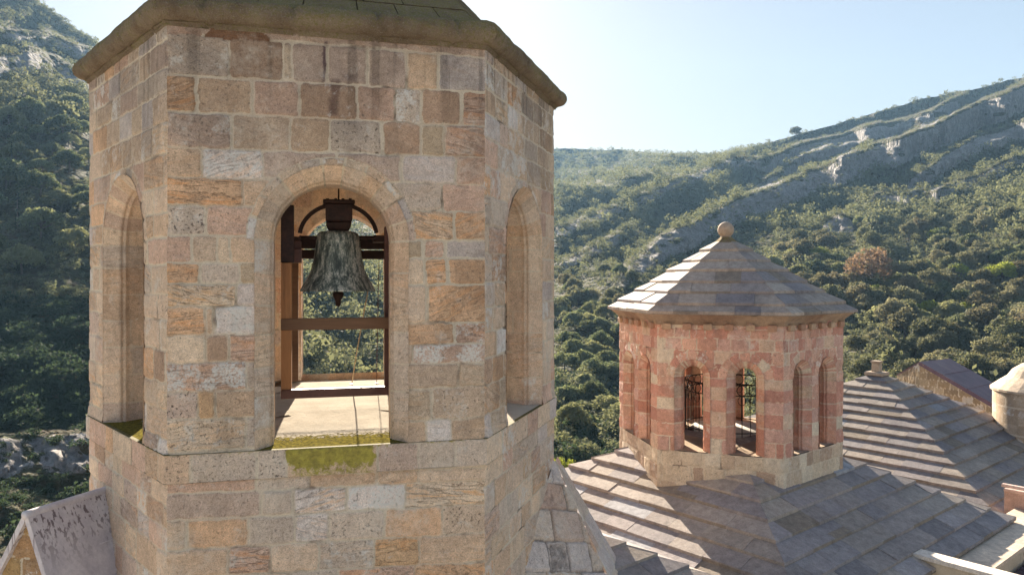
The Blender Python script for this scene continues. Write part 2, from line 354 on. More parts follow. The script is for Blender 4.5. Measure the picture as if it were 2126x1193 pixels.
def wall_face(A, B, z0, z1, opens, stones, name, parent, res=.0125, rz=None, pal=TANP, seed=3, joint=.011, ring=.085, nvs=11, out=1, fade_edges=True, extra=None, cn=None):
    """vertical masonry face from A to B (plan), outward normal to the right of A->B; opens: (centre s, half width, spring z, sill z)"""
    A = np.array(A, float); B = np.array(B, float); L = np.linalg.norm(B - A); d = (B - A) / L; n = np.array([d[1], -d[0]]) * out
    nu = int(L / res) + 1; nv = int((z1 - z0) / (rz or res)) + 1
    S, Z = np.meshgrid(np.linspace(0, L, nu), np.linspace(z0, z1, nv))
    keep = np.ones((nv - 1, nu - 1), bool)
    for (c, W, zs_, sill) in opens:
        ins = ((np.abs(S - c) < W - 1e-6) & (Z <= zs_) & (Z >= sill)) | ((np.hypot(S - c, Z - zs_) < W - 1e-6) & (Z > zs_))
        allin = ins[:-1, :-1] & ins[1:, :-1] & ins[:-1, 1:] & ins[1:, 1:]; keep &= ~allin
        k2 = np.zeros_like(ins); k2[:-1, :-1] |= ~allin; k2[1:, :-1] |= ~allin; k2[:-1, 1:] |= ~allin; k2[1:, 1:] |= ~allin
        mv = ins & k2
        up = mv & (Z > zs_); r = np.hypot(S - c, Z - zs_) + 1e-9
        S2 = np.where(up, c + (S - c) / r * W, S); Z2 = np.where(up, zs_ + (Z - zs_) / r * W, Z)
        low = mv & (Z <= zs_); S2 = np.where(low & (W - np.abs(S - c) < 2.5 * res), c + np.sign(S - c) * W, S2)
        Z2 = np.where(low & (W - np.abs(S - c) >= 2.5 * res), sill, Z2)
        S, Z = S2, Z2
    ev = eval_stones(S, Z, stones, [(c, W, zs_, W + ring) for (c, W, zs_, _) in opens], pal, rng, nvs, joint, seed)
    if extra is not None: extra(S.ravel(), Z.ravel(), ev)
    fade = sstep(np.minimum(S, L - S), -.001, .03).ravel() if fade_edges else None
    P = np.stack([A[0] + d[0] * S, A[1] + d[1] * S, Z], -1).reshape(-1, 3)
    if cn is not None:     # chipped, rounded arrises shared by neighbouring faces
        Sf, Zf = S.ravel(), Z.ravel()
        for (bn, sd), dist in ((cn[0], Sf), (cn[1], L - Sf)):
            wA = (1 - sstep(dist, 0, .05)); k = -.006 - .045 * np.clip(fbm(Zf * 5.5, Zf * 0 + sd, 61, 4) - .5, 0, 1) * 2 + .012 * (vnoise(Zf * 2.1, Zf * 0 + sd, 9) - .5)
            P[:, 0] += bn[0] * k * wA; P[:, 1] += bn[1] * k * wA
    return stone_mesh(P, nu, nv, S, Z, np.array([n[0], n[1], 0]), ev, name, parent, None, keep, fade)
def lining(A, B, c, W1, W0, zs_, sill, dsp, thick, name, parent, pal=None, seed=5, res=.02, zs_courses=None, out=1, W2=None):
    """splayed reveal of a round-headed opening: chamfer W1->W0 over depth dsp, small bead, then the jamb back to thick"""
    pal = pal or [(PAL['beige'], 5), (PAL['grey'], 3), (PAL['tan'], 2), (PAL['cream'], 2), (PAL['mauve'], 2)]
    A = np.array(A, float); B = np.array(B, float); L = np.linalg.norm(B - A); d = (B - A) / L; n = np.array([d[1], -d[0]]) * out
    W2 = W2 or W0
    prof = [(W1 + .004, -.012), (W1, 0), (W1 - .012, .004)] + [(W1 + (W0 - W1) * t, dsp * t) for t in (.2, .4, .6, .8, .97)] + [(W0 + .012, dsp + .004), (W0 + .012, dsp + .016), (W0 - .012, dsp + .03), (W0 - .012, dsp + .045), (W0, dsp + .06)]
    k = max(3, int((thick - dsp) / .04)); prof += [(W0 + (W2 - W0) * j / k, dsp + .06 + (thick - dsp - .06) * j / k) for j in range(1, k + 1)]
    prof = np.array(prof)
    hj = zs_ - sill; la = math.pi * (W0 + W1) / 2; nj = max(2, int(hj / res)); na = max(8, int(la / res))
    # path: left jamb up, arch, right jamb down
    path = [('L', t) for t in np.linspace(sill, zs_, nj + 1)[:-1]] + [('A', t) for t in np.linspace(math.pi, 0, na + 1)] + [('R', t) for t in np.linspace(zs_, sill, nj + 1)[1:]]
    P = []; SS = []; ZZ = []; NN = []
    acc = 0
    for ty, t in path:
        for w_, dd in prof:
            if ty == 'L': s = c - w_; z = t; nn = (1, 0)
            elif ty == 'R': s = c + w_; z = t; nn = (-1, 0)
            else: s = c + w_ * math.cos(t); z = zs_ + w_ * math.sin(t); nn = (-math.cos(t), -math.sin(t))
            P.append((A[0] + d[0] * s - n[0] * dd, A[1] + d[1] * s - n[1] * dd, z)); NN.append((d[0] * nn[0], d[1] * nn[0], nn[1]))
            SS.append(dd + (5 if ty == 'R' else 0)); ZZ.append(z if ty != 'A' else zs_ + (math.pi - t) * (W0 + .1))
    nu = len(prof); nv = len(path)
    S = np.array(SS); Z = np.array(ZZ)
    zc = [z for z in (zs_courses or gen_courses(sill - .3, zs_, .3, rng)) if z < zs_ - .03] ; zc = [zs_] + zc
    stn = []
    for off in (0, 5):
        for t, b in zip(zc[:-1], zc[1:]):
            sp = rng.uniform(.25, .45) if thick > .3 else 9
            q = pick(pal, rng)
            for (a0, a1) in ((-.2, sp), (sp, 4)):
                stn.append(stone(off + a0, off + a1, b, t, q if a0 < 0 else pick(pal, rng), rng.uniform(0, .7), rng.uniform(0, .6) ** 2, (rng.random() < .12) * .6))
    nvs = 11; stp = math.pi * (W0 + .1) / nvs
    for k in range(nvs): stn.append(stone(-.2, 4, zs_ + k * stp, zs_ + (k + 1) * stp, pick(pal, rng), rng.uniform(0, .5), .2))
    ev = eval_stones(S, Z, stn, (), pal, rng, 1, .008, seed, .005)
    return stone_mesh(np.array(P), nu, nv, S, Z, np.array(NN) * .6, ev, name, parent)

# ------------------------------------------------------------------ bell tower (hexagonal)
TC = [np.array(p) for p in ((-5.158, 8.975), (-3.239, 6.908), (-.278, 7.648), (.599, 10.354))]
TM = (TC[0] + TC[3]) / 2; TC += [2 * TM - TC[1], 2 * TM - TC[2]]
ZT, ZL = 2.40, -1.65
def frame(i, T=TC):
    A, B = T[i], T[(i + 1) % 6]; d = (B - A) / np.linalg.norm(B - A); return A, B, d, np.array([d[1], -d[0]])
def onface(i, x, y, off=0., T=TC):
    A, B, d, n = frame(i, T); a = A - n * off; r = (x - CX) / F
    s, D = np.linalg.solve(np.array([[d[0], -r], [d[1], -1]]), -a); return s, (YH - y) / F * D
def fw(i, s, z, off=0., T=TC):
    A, B, d, n = frame(i, T); p = A + d * s - n * off; return np.array([p[0], p[1], z])
def px(x, y, D): return np.array([(x - CX) / F * D, D, (YH - y) / F * D])
tower = tag(empty('bell_tower', (TM[0], TM[1], -8)), 'hexagonal honey-coloured ashlar bell tower with a big round-arched opening in front', 'bell tower')
def par(o, p):
    q = p; wl = np.zeros(3)
    while q is not None: wl = wl + np.array(q.location); q = q.parent
    o.parent = p; o.location = tuple(np.array(o.location) - wl); return o
# front stones read off the masonry: x-range in the photo, rows by their edges on the left / right pier
rowsL = [67, 155, 231, 306, 367, 425, 488, 544.5, 589, 636, 697, 755, 815, 872, 938]
rowsR = [119, 192, 262, 327, 384, 440, 499.5, 536.5, 591, 668, 712.5, 752, 801, 866, 921]
LZ = [onface(1, 350, y)[1] for y in rowsL]; RZ = [onface(1, 1005, y)[1] for y in rowsR]
o_, b_ = 'orange', 'beige'
rowdat = {
 0: [(345,477,'grey',.35,.5,.3),(477,588,'brown',0,.1,0),(588,607,'cream',0,.3,.3),(607,678,'mauve',0,.1,0),(681,762,'mauve',0,.1,0),(764,843,'mauve',0,.1,0),(845,909,'tan',.2,.1,0),(912,1030,'blue',.35,.1,0)],
 1: [(330,407,o_,1.2,.1,0),(409,523,'tan',.2,.3,.1),(525,620,'pink',.2,.2,0),(623,741,'brown',.15,.1,.2),(743,820,'pink',.3,.4,0),(821,874,'grey',.2,.3,.8),(877,956,'brown',.1,.1,0),(960,1030,'pink',1.3,.2,.2)],
 2: [(345,479,'mauve',.5,.5,.3),(481,602,b_,.3,.2,.1),(604,684,'tan',.1,.2,0),(686,791,'grey',0,.9,.1),(795,873,'brown',.4,.1,0),(875,922,'olive',0,.1,0),(924,1030,'pink',1.2,.2,0)],
 3: [(330,418,'tan',.4,.2,0),(420,545,'white',.9,.3,.8),(545,700,'mauve',.1,.2,0),(700,832,'mauve',.1,.2,.1),(834,945,'blue',.3,.1,.2),(948,1030,'pink',.6,.2,0)],
 4: [(330,504,o_,1.5,.1,0),(504,600,'tan',.5,.1,.1),(780,917,'grey',.3,.2,0),(919,1030,'pink',.2,.2,0)],
 5: [(330,426,'grey',.1,1.,.4),(428,545,'pink',.35,.3,.1),(830,942,'tan',1.3,.1,0),(944,1030,o_,1.,.1,0)],
 6: [(330,397,'pink',.3,.2,.1),(398,452,b_,.4,.2,.1),(452,476,'cream',.2,.2,0),(478,545,'tan',.1,.1,0),(830,877,'olive',0,.1,0),(881,924,'pink',.9,.3,0),(927,1030,'blue',.2,.2,.1)],
 7: [(330,414,o_,.9,.3,0),(415,496,'grey',.1,.3,0),(497,545,'olive',.1,.1,0),(830,882,'cream',0,.1,0),(883,928,'orange',1.2,.1,0),(931,1030,'orange',.5,.4,0)],
 8: [(330,491,'cream',1.6,.2,.3),(492,545,'blue',.4,.1,.2),(830,886,b_,0,.1,0),(888,1030,'orange',1.0,.3,0)],
 9: [(330,426,o_,1.3,.1,0),(427,443,'tan',0,0,0),(445,545,'white',.2,.3,1.),(830,942,'orange',.6,.1,0),(944,1030,'pink',1.1,.5,.8)],
 10: [(330,424,'cream',0,.2,0),(427,474,'brown',.1,.1,0),(477,545,'pink',1.2,.1,0),(830,857,b_,.2,.1,0),(858,1030,'pink',.2,.4,1.)],
 11: [(330,512,'pink',.8,.3,.95),(512,545,'grey',.1,.3,.2),(830,952,b_,.2,.1,0),(953,1030,'cream',.4,.1,.1)],
 12: [(330,409,'mauve',.1,1.,.2),(411,447,'ochre',.2,.1,0),(449,545,'tan',.3,.4,0),(830,895,'cream',.6,.1,0),(897,1030,b_,.1,.6,.3)],
 13: [(330,512,'cream',.7,.6,.4),(512,585,'grey',.1,.9,.4),(795,884,'tan',.1,.1,0),(884,936,'white',.3,.2,.3),(936,1030,'tan',.3,.2,0)]}
front = [stone(onface(1, 335, 60)[0], 3.2, (onface(1, 350, 67)[1] + .012, RZ[0]), 2.6, PAL['mauve'], .5, .3)]
front += [stone(-.1, onface(1, 420, 60)[0], LZ[0] - .03, 2.6, PAL['pink'], .2, .2), stone(onface(1, 422, 60)[0], onface(1, 560, 70)[0], 2.28, 2.6, (.33, .19, .12), .5, .2)]
Lf = 3.052
for k, L_ in rowdat.items():
    zt = lambda s: LZ[k] + (RZ[k] - LZ[k]) * s / Lf
    zb = lambda s: LZ[k + 1] + (RZ[k + 1] - LZ[k + 1]) * s / Lf
    ym = (rowsL[k] + rowsL[k + 1]) / 2
    for j, (x0, x1, cn, bd, pt, lc) in enumerate(L_):
        s0 = onface(1, x0, ym)[0]; s1 = onface(1, x1, ym)[0]
        if x0 <= 350: s0 = -.12
        if x1 >= 1020: s1 = 3.2
        if k > 5: pass
        left = s0 < 1.5 or k < 4
        T0, T1, B0, B1 = zt(s0), zt(s1), zb(s0), zb(s1)
        if k >= 4:
            if (x0 + x1) / 2 < 690: T0 = T1 = LZ[k]; B0 = B1 = LZ[k + 1]
            else: T0 = T1 = RZ[k]; B0 = B1 = RZ[k + 1]
        if k == 3: B0, B1 = (LZ[4], LZ[4]) if x1 < 700 else (RZ[4], RZ[4])
        front.append(stone(s0, s1, (B0, B1), (T0, T1), PAL[cn], bd, pt, lc))
opA = [(1.41, .735, .38, ZL), (1.519, .735, .38, ZL), (1.42, .735, .38, ZL)]
parts = []
def plinth(Zr, ev, z0=ZL, h=.16, a=.022): ev[3][:] += a * (1 - sstep(Zr, z0, z0 + h))
def weather(S, Z, ev, i):
    plinth(Z, ev)
    st_ = sstep(fbm(S * 1.3, Z * .8, 200 + i, 5) + .34 * sstep(Z, .6, 2.3), .50, .78)        # patchy darkening, stronger towards the top
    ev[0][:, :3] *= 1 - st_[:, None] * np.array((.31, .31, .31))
    drip = sstep(fbm(S * 14, Z * .5, 230 + i, 4), .56, .70) * sstep(Z + .5 * fbm(S * 8, Z * 0, 240 + i), 1.6, 2.5)
    ev[0][:, :3] *= 1 - drip[:, None] * .35
    if i == 1:
        for x_, y0_, y1_, w_, k_ in ((676, 92, 168, .030, .85), (694, 172, 245, .07, .6), (600, 96, 102, .25, .6), (726, 158, 172, .10, .4)):
            s_, z1_ = onface(1, x_, y0_); z0_ = onface(1, x_, y1_)[1]; q_ = .06 * (fbm(S * 12, Z * 12, 8) - .5)
            m_ = (1 - sstep(np.abs(S + q_ - s_), w_ * .3, w_)) * sstep(Z + q_, z0_ - .02, z0_ + .06) * (1 - sstep(Z + q_, z1_, z1_ + .05))
            ev[0][:, :3] *= 1 - m_[:, None] * k_ * np.array((.8, .85, .78))
rg1 = np.random.default_rng(21)
def mkrand(L, z0, z1, seed, h=.27, **k):
    rg = np.random.default_rng(seed); return gen_stones(-.1, L + .1, gen_courses(z0, z1, h, rg), TANP, rg, **k)
lowzs = [-1.9]
lowrows_L = [997, 1026, 1081, 1142, 1200, 1262, 1330]; lowrows_R = [970, 998, 1047, 1106, 1166, 1228, 1296]
LZ2 = [onface(1, 350, y)[1] for y in lowrows_L]; RZ2 = [onface(1, 1000, y)[1] for y in lowrows_R]
low = {0: [(340,532,'pink',.3,.2,.3),(533,641,'grey',.2,.5,.2),(642,783,'tan',.4,.1,0),(785,869,'tan',.6,.2,.2),(870,1030,b_,.1,.2,0)],
 1: [(340,542,'mauve',.1,.3,.1),(543,607,'grey',0,.1,0),(609,719,'white',1.4,.1,.1),(720,840,'white',.1,.5,1.),(841,1030,'cream',1.6,.2,.1)],
 2: [(340,387,b_,.2,.1,0),(389,516,'orange',.15,.1,0),(517,611,'grey',0,.3,0),(612,683,'white',.8,.3,.4),(684,798,'grey',.1,.5,.1),(800,917,'orange',.15,.1,.2),(919,1030,b_,.1,.9,.1)],
 3: [(340,473,'tan',.1,.1,0),(474,561,'pink',1.5,.2,.3),(562,661,b_,.2,.2,.1),(662,776,'grey',.5,.4,.5),(777,869,'ochre',1.2,.1,.2),(871,1030,'tan',.4,.1,.1)],
 4: [(340,440,'cream',.3,.2,0),(441,600,b_,.3,.2,0),(601,700,'grey',.2,.3,.2),(701,860,'pink',1.2,.3,.3),(861,1030,'orange',1.,.3,.2)],
 5: [(340,520,'grey',.3,.2,0),(521,640,'tan',.3,.2,0),(641,800,'cream',.2,.3,.2),(801,930,'pink',.8,.3,.3),(931,1030,b_,1.,.3,.2)]}
lower = []
for k, L_ in low.items():
    for (x0, x1, cn, bd, pt, lc) in L_:
        ym = (lowrows_L[k] + lowrows_L[k + 1]) / 2; s0 = onface(1, x0, ym)[0]; s1 = onface(1, x1, ym)[0]
        if x0 <= 345: s0 = -.1
        if x1 > 1020: s1 = 3.2
        e = lambda A, s, j: A[0][j] + (A[1][j] - A[0][j]) * s / Lf
        lower.append(stone(s0, s1, (e((LZ2, RZ2), s0, k + 1), e((LZ2, RZ2), s1, k + 1)), (e((LZ2, RZ2), s0, k), e((LZ2, RZ2), s1, k)), PAL[cn], bd, pt, lc))
lower += mkrand(3.1, -9, min(LZ2[-1], RZ2[-1]) + .02, 5)
walls = MB  # (walls are built face by face and joined below)
def join(objs, name, parent, origin=None):
    """merge freshly built masonry meshes into one part"""
    bpy.ops.object.select_all(action='DESELECT')
    for o in objs: o.select_set(True)
    bpy.context.view_layer.objects.active = objs[0]; bpy.ops.object.join()
    o = objs[0]; o.name = name; o.data.name = name
    if parent is not None: par(o, parent)
    return o
ws = []; rv = []
def cnorm(i, T=TC, sd=0):
    r_ = []
    for a, b, k in (((i - 1) % 6, i, i), (i, (i + 1) % 6, (i + 1) % 6)):
        v_ = frame(a, T)[3] + frame(b, T)[3]; r_.append((v_ / np.linalg.norm(v_), k * 7.3 + sd))
    return r_
for i in range(6):
    A, B, d, n = frame(i); L = np.linalg.norm(B - A); vis = i < 3
    res = .0125 if i == 1 else (.018 if vis else .05); rz = .0125 if vis else .05
    cc = L / 2 if i != 1 else 1.519
    ops = [(cc, .735, .38, ZL)]
    if i == 4:
        sl_ = onface(4, 628, 700)[0]; W = .80
        # the far opening: its outer left edge shows at the photo's left jamb line
        cc = sl_ - (W - .15) if sl_ > L / 2 else sl_ + (W - .15)
        ops = [(cc, W, .36, -1.54)]
    st_ = front if i == 1 else gen_stones(-.1, L + .1, gen_courses(ZL, ZT + .1, .27, np.random.default_rng(30 + i)), TANP, np.random.default_rng(40 + i), band=.7, lich=.25)
    ws.append(wall_face(A, B, ZL, ZT, ops, st_, 'wall_u', None, res, rz, seed=3 + i, joint=.010, extra=lambda S, Z, ev, i=i: weather(S, Z, ev, i), cn=cnorm(i)))
    st2 = lower if i == 1 else mkrand(L, -9, -1.88, 60 + i, lich=.25, band=.7)
    zb = -4.6 if vis else -4.6
    ws.append(wall_face(A, B, zb, -1.88, [], st2, 'wall_l', None, res if i == 1 else max(res, .018), rz, seed=13 + i, joint=.010, cn=cnorm(i)))
    rv.append(lining(A, B, ops[0][0], ops[0][1], ops[0][1] - .15, ops[0][2], ops[0][3] - (.0 if i != 4 else 0), .15 if i != 4 else .06, .55, 'reveal', None, seed=70 + i, res=.02 if vis else .05))
    if i == 4: BACK = ops[0]
# inner faces of the walls
iw = []
for i in range(6):
    A, B, d, n = frame(i); q = .55
    pA, pB = TM + (A - TM) * .79, TM + (B - TM) * .79
    A2 = pA; B2 = pB
    # keep the inner face .55 m behind the outer one
    off = np.dot(A - pA, n); A2 = pA + n * (off - q); B2 = pB + n * (off - q); L2 = np.linalg.norm(B2 - A2)
    sh = np.dot(A2 - A, d)
    c0 = (BACK if i == 4 else (opA[1][0] if i == 1 else np.linalg.norm(B - A) / 2, 0, 0, 0))[0] - sh
    W = .585 if i != 4 else BACK[1] - .15
    st_ = gen_stones(-.1, L2 + .1, gen_courses(-1.6, 2.3, .27, np.random.default_rng(80 + i)), TANP, np.random.default_rng(90 + i))
    A3, B3 = A2, B2
    # outward normal must face the room: run B->A
    iw.append(wall_face(B3, A3, -1.56, 2.2, [(L2 - c0, W, .38 if i != 4 else .36, -1.56)], st_, 'inner', None, .03, .03, seed=33 + i, ring=.2, fade_edges=False))
wall = join(ws, 'wall', tower); reveal = join(rv, 'arch_reveal', tower); inner = join(iw, 'inner_wall', tower)
# belfry floor with sloping sills
def hexoff(o, T=TC):
    out = []
    for i in range(6):
        A, B, d, n = frame(i, T); A0, B0, d0, n0 = frame((i - 1) % 6, T)
        M = np.array([n, n0]); out.append(np.linalg.solve(M, np.array([np.dot(n, A) + o, np.dot(n0, A) + o])))
    return out
fl = MB(); IN = hexoff(-1.5)
fc = (.45, .415, .36)
fl.add([(p[0], p[1], -1.556) for p in IN], [(0, 1, 2, 3, 4, 5)], fc); fl.add([(p[0], p[1], -1.66) for p in hexoff(-.54)], [(0, 1, 2, 3, 4, 5)], fc)
V = []; Fq = []; colr = []
for i in range(6):
    A, B, d, n = frame(i); L = np.linalg.norm(B - A); c = BACK[0] if i == 4 else (opA[1][0] if i == 1 else L / 2); W = .80
    nu, nv = 60, 50; b0 = len(V)
    for b in range(nv + 1):
        t = b / nv; off = -.014 + t * 1.57
        for a in range(nu + 1):
            s = c - W + 2 * W * a / nu; zz = ZL - .005 + .100 * min(1, (off + .03) / 1.5) + .006 * (fbm(np.array(s * 6), np.array(off * 6 + i), 4) - .5)
            if off > .52: zz += .010
            p = fw(i, s, float(zz), off); V.append(p); colr.append(fc + (float(1.08 - sstep(np.array(off), .10, .80) * .9) * (1 if i in (0, 1) else .2),))
    for b in range(nv):
        for a in range(nu): k = b0 + b * (nu + 1) + a; Fq.append((k, k + 1, k + nu + 2, k + nu + 1))
sill = mesh_obj('floor', np.array(V), np.array(Fq), FLOOR, None, True, {'Col': ('FLOAT_COLOR', colr)})
f2 = fl.build('floor_mid', FLOOR); join([sill, f2], 'floor', tower)
# ceiling
cl = MB(); IC = hexoff(-.5); apx = (TM[0], TM[1], 2.35)
cl.add([(p[0], p[1], 1.75) for p in IC] + [apx], [((i + 1) % 6, i, 6) for i in range(6)], (.40, .31, .21)); par(cl.build('ceiling', SLAB), tower)
# string course (ledge) under the openings
lg = []
ldat = [(340,394,'tan',.1,.6,.1,0),(395,531,'grey',.1,.5,.1,.05),(532,591,'grey',0,.9,.1,.15),(592,781,'tan',0,.1,0,.05),(783,866,'mauve',.2,.4,.1,.1),(867,941,'grey',.1,.2,.1,.1),(942,1030,'grey',.1,.3,.1,.1)]
for i in range(6):
    O = hexoff(.03); A, B = O[i], O[(i + 1) % 6]; L = np.linalg.norm(B - A)
    if i == 1:
        sts = [stone(onface(1, a, 950)[0] + .03, onface(1, b, 950)[0] + .03, -2.2, ZL + .01, PAL[cn], bd, pt, lc, ms) for a, b, cn, bd, pt, lc, ms in ldat]; sts[0]['s0'] = -.1; sts[-1]['s1'] = 4
    else: sts = gen_stones(-.1, L + .1, [ZL + .01, -2.2], TANP, np.random.default_rng(130 + i), .3, .7)
    def ex(S, Z, ev, i=i):
        ev[1][:, 3] = np.maximum(ev[1][:, 3], .42 * sstep(Z, ZL - .10, ZL) * (.7 + .6 * vnoise(S * 3, Z * 0, i)))
        if i == 1:
            a_, b_2 = onface(1, 588, 950)[0] + .03, onface(1, 785, 950)[0] + .03; q_ = .25 * (fbm(S * 7, Z * 7, 5) - .5)
            m_ = sstep(S + q_, a_ - .06, a_ + .10) * (1 - sstep(S + q_, b_2 - .10, b_2 + .06)) * (.55 + .6 * sstep(Z + q_ * .6, ZL - .24, ZL - .05))
            ev[1][:, 3] = np.maximum(ev[1][:, 3], m_)
    lg.append(wall_face(A, B, ZL - .27, ZL, [], sts, 'l', None, .0125 if i == 1 else .02, .0125 if i < 3 else .03, seed=50 + i, extra=ex, cn=cnorm(i, sd=0)))
O = hexoff(.03); I_ = hexoff(-.015); I2 = hexoff(-.03)
tp = MB()
for i in range(6):
    j = (i + 1) % 6
    tp.add([(O[i][0], O[i][1], ZL - .001), (O[j][0], O[j][1], ZL - .001), (I_[j][0], I_[j][1], ZL + .001), (I_[i][0], I_[i][1], ZL + .001)], [(0, 1, 2, 3)], (.12, .105, .035))
    tp.add([(O[i][0], O[i][1], ZL - .27), (O[j][0], O[j][1], ZL - .27), (I2[j][0], I2[j][1], ZL - .27), (I2[i][0], I2[i][1], ZL - .27)], [(3, 2, 1, 0)], (.35, .3, .22))
lg.append(tp.build('t', SLAB)); join(lg, 'string_course', tower)
# cornice: fillet and roll moulding
def ring_profile(prof, name, mat, parent, T=TC, seg=30, seed=1, amp=.006, colf=None, cols=None):
    V = []; Fq = []; m = len(prof); cc = []
    H = [hexoff(o, T) for o, z in prof]
    cnt = 0
    for i in range(6):
        for a in range(seg + 1):
            t = a / seg
            for j, (o, z) in enumerate(prof):
                p = H[j][i] * (1 - t) + H[j][(i + 1) % 6] * t; nn = frame(i, T)[3]
                k = amp * 2 * (float(fbm(np.array((i + t) * 9.), np.array(j * .45), seed, 3)) - .5) * 1.6 * (0 if a in (0, seg) else 1) - (.034 if (a % 17 == 9 and o > 0) else 0)
                V.append((p[0] + nn[0] * k, p[1] + nn[1] * k, z + k * .6))
                bl = int((i * 3.1 + t * 3.1)); base = cols[(bl * 7 + j // 40) % len(cols)] if cols else (.3, .26, .18)
                cc.append(tuple(base) + (0.,))
    for i in range(6):
        for a in range(seg):
            for j in range(m - 1):
                k = (i * (seg + 1) + a) * m + j; Fq.append((k, k + m, k + m + 1, k + 1))
    return mesh_obj(name, np.array(V), np.array(Fq), mat, parent, True, {'Col': ('FLOAT_COLOR', cc)})
def mat_cornice():
    s = NT('lichened_cornice'); g = s.n('TexCoord').outputs['Object']
    n1 = s.noise(g, 2.0, 6, .7); n2 = s.noise(g, 24, 5, .75); n3 = s.noise(g, 70, 3, .7)
    c = s.mix(s.ramp(n1, .3, .7), (.17, .12, .075), (.42, .33, .24))
    up = s.n('SeparateXYZ', {'Vector': s.n('NewGeometry').outputs['Normal']}).outputs[2]
    l = s.ramp(s.math('ADD', s.math('ADD', s.math('MULTIPLY', n2, .9), s.math('MULTIPLY', n1, .5)), s.math('MULTIPLY', up, .09)), .64, .80)
    c = s.mix(s.math('MULTIPLY', l, .75), c, s.mix(n3, (.17, .15, .04), (.32, .28, .10)))
    c = s.mix(s.math('MULTIPLY', s.ramp(n3, .55, .68), .5), c, (.46, .42, .36))
    c = s.mix(s.math('MULTIPLY', s.ramp(s.noise(g, 5, 5, .7), .56, .68), .5), c, (.20, .13, .08))
    return s.fin(c, .95, s.bump(s.math('ADD', s.math('ADD', n2, n3), s.math('MULTIPLY', s.noise(g, 9, 5, .7), 1.5)), .032, 1.))
CORN = mat_cornice()
zc = ZT - .02
prof = [(-.05, zc - .005), (.012, zc - .005), (.018, zc), (.018, zc + .018), (.034, zc + .022), (.040, zc + .040)]
prof += [(.040 + .118 * math.cos(a), zc + .155 + .118 * math.sin(a)) for a in np.linspace(R(-108), R(125), 18)] + [(-.045, zc + .245), (-.06, zc + .235), (-.2, zc + .25)]
par(ring_profile(prof, 'cornice', CORN, None, seg=68, seed=4, amp=.010), tower)
rf = []
apex = np.array([TM[0], TM[1], 7.0]); HB = hexoff(-.075)
rs_ = np.random.default_rng(5)
mb = MB(); nrow = 11
for i in range(6):
    j = (i + 1) % 6
    for k in range(nrow):
        t0, t1 = k / nrow, (k + 1) / nrow; z0, z1 = zc + .245 + t0 * 2.7, zc + .245 + t1 * 2.7
        a0, b0 = HB[i] * (1 - t0) + TM * t0, HB[j] * (1 - t0) + TM * t0; a1, b1 = HB[i] * (1 - t1) + TM * t1, HB[j] * (1 - t1) + TM * t1
        x = 0.
        Lr = np.linalg.norm(b0 - a0); nn = frame(i)[3]
        while x < 1 and Lr > .05:
            e = min(1, x + rs_.uniform(.3, .6) / Lr)
            if 1 - e < .12 / Lr: e = 1
            g_ = .006 / Lr; q = .022 + rs_.uniform(-.003, .003)
            cs = [(a0 + (b0 - a0) * (x + (0 if x == 0 else g_)), z0), (a0 + (b0 - a0) * (e - (0 if e == 1 else g_)), z0), (a1 + (b1 - a1) * (e - (0 if e == 1 else g_)), z1 - .008), (a1 + (b1 - a1) * (x + (0 if x == 0 else g_)), z1 - .008)]
            c_ = np.array(pick([((.32, .25, .16), 3), ((.36, .30, .24), 3), ((.27, .22, .12), 3), ((.4, .33, .27), 1)], rs_))
            mb.prism([(p[0] - nn[0] * .1, p[1] - nn[1] * .1, z - .03) for p, z in cs], [(p[0] + nn[0] * q, p[1] + nn[1] * q, z) for p, z in cs], c_)
            x = e
par(mb.build('roof', CORN), tower)

# ------------------------------------------------------------------ the bell, its yoke, frame and ropes
def onf(x, y, off): s, z = onface(1, x, y, off); return fw(1, s, z, off)
A1, B1, D1, N1 = frame(1); D3 = np.array([D1[0], D1[1], 0]); N3 = np.array([-N1[0], -N1[1], 0]); Z3 = np.array([0, 0, 1.])
def fbox(mbx, x0, x1, y0, y1, off, th, col=(.3, .2, .1), bev=.006):
    s0, _ = onface(1, x0, 580, off); s1, _ = onface(1, x1, 580, off); xm = (x0 + x1) / 2
    z1 = onface(1, xm, y0, off)[1]; z0 = onface(1, xm, y1, off)[1]
    mbx.obox(fw(1, (s0 + s1) / 2, (z0 + z1) / 2, off + th / 2), D3, N3, Z3, abs(s1 - s0) / 2, th / 2, abs(z1 - z0) / 2, col, bev)
BO = 1.05
bc = onf(702, 480, BO); sc_ = F / bc[1]
bell = tag(empty('bell', bc), 'green-streaked bronze bell hanging in the arched opening of the bell tower', 'bell')
Bp = [(76.5, 604), (76, 601), (73.5, 598), (72, 594), (70, 590), (65, 582), (59, 571), (54.5, 560), (51, 546), (48, 530), (46.3, 516), (47, 514.5), (45.8, 513), (44.6, 502), (45.2, 500.5), (44, 499), (43, 491), (41, 485.5), (36, 482), (26, 480), (10, 479), (.5, 479)]
m = MB(); prof = [(r / sc_, (480 - y) / sc_) for r, y in Bp]
prof = [(.5 / sc_, (480 - 486) / sc_), (36 / sc_, (480 - 489) / sc_), (41 / sc_, (480 - 500) / sc_), (46 / sc_, (480 - 546) / sc_), (54 / sc_, (480 - 571) / sc_), (70 / sc_, (480 - 604) / sc_)] + prof
m.lathe((0, 0, 0), prof, 64); m.build('bell_shell', BELL, bell, True)
m = MB(); cp = np.zeros(3)
m.tube([(0, 0, -.06), (0, 0, -.60)], .016, 8)
m.lathe((0, 0, 0), [(0.001, (480 - 598) / sc_), (8 / sc_, (480 - 602) / sc_), (11 / sc_, (480 - 609) / sc_), (10 / sc_, (480 - 616) / sc_), (6 / sc_, (480 - 624) / sc_), (5 / sc_, (480 - 632) / sc_), (4.5 / sc_, (480 - 635) / sc_), (.001, (480 - 636) / sc_)], 20)
m.build('clapper', IRON, bell, True)
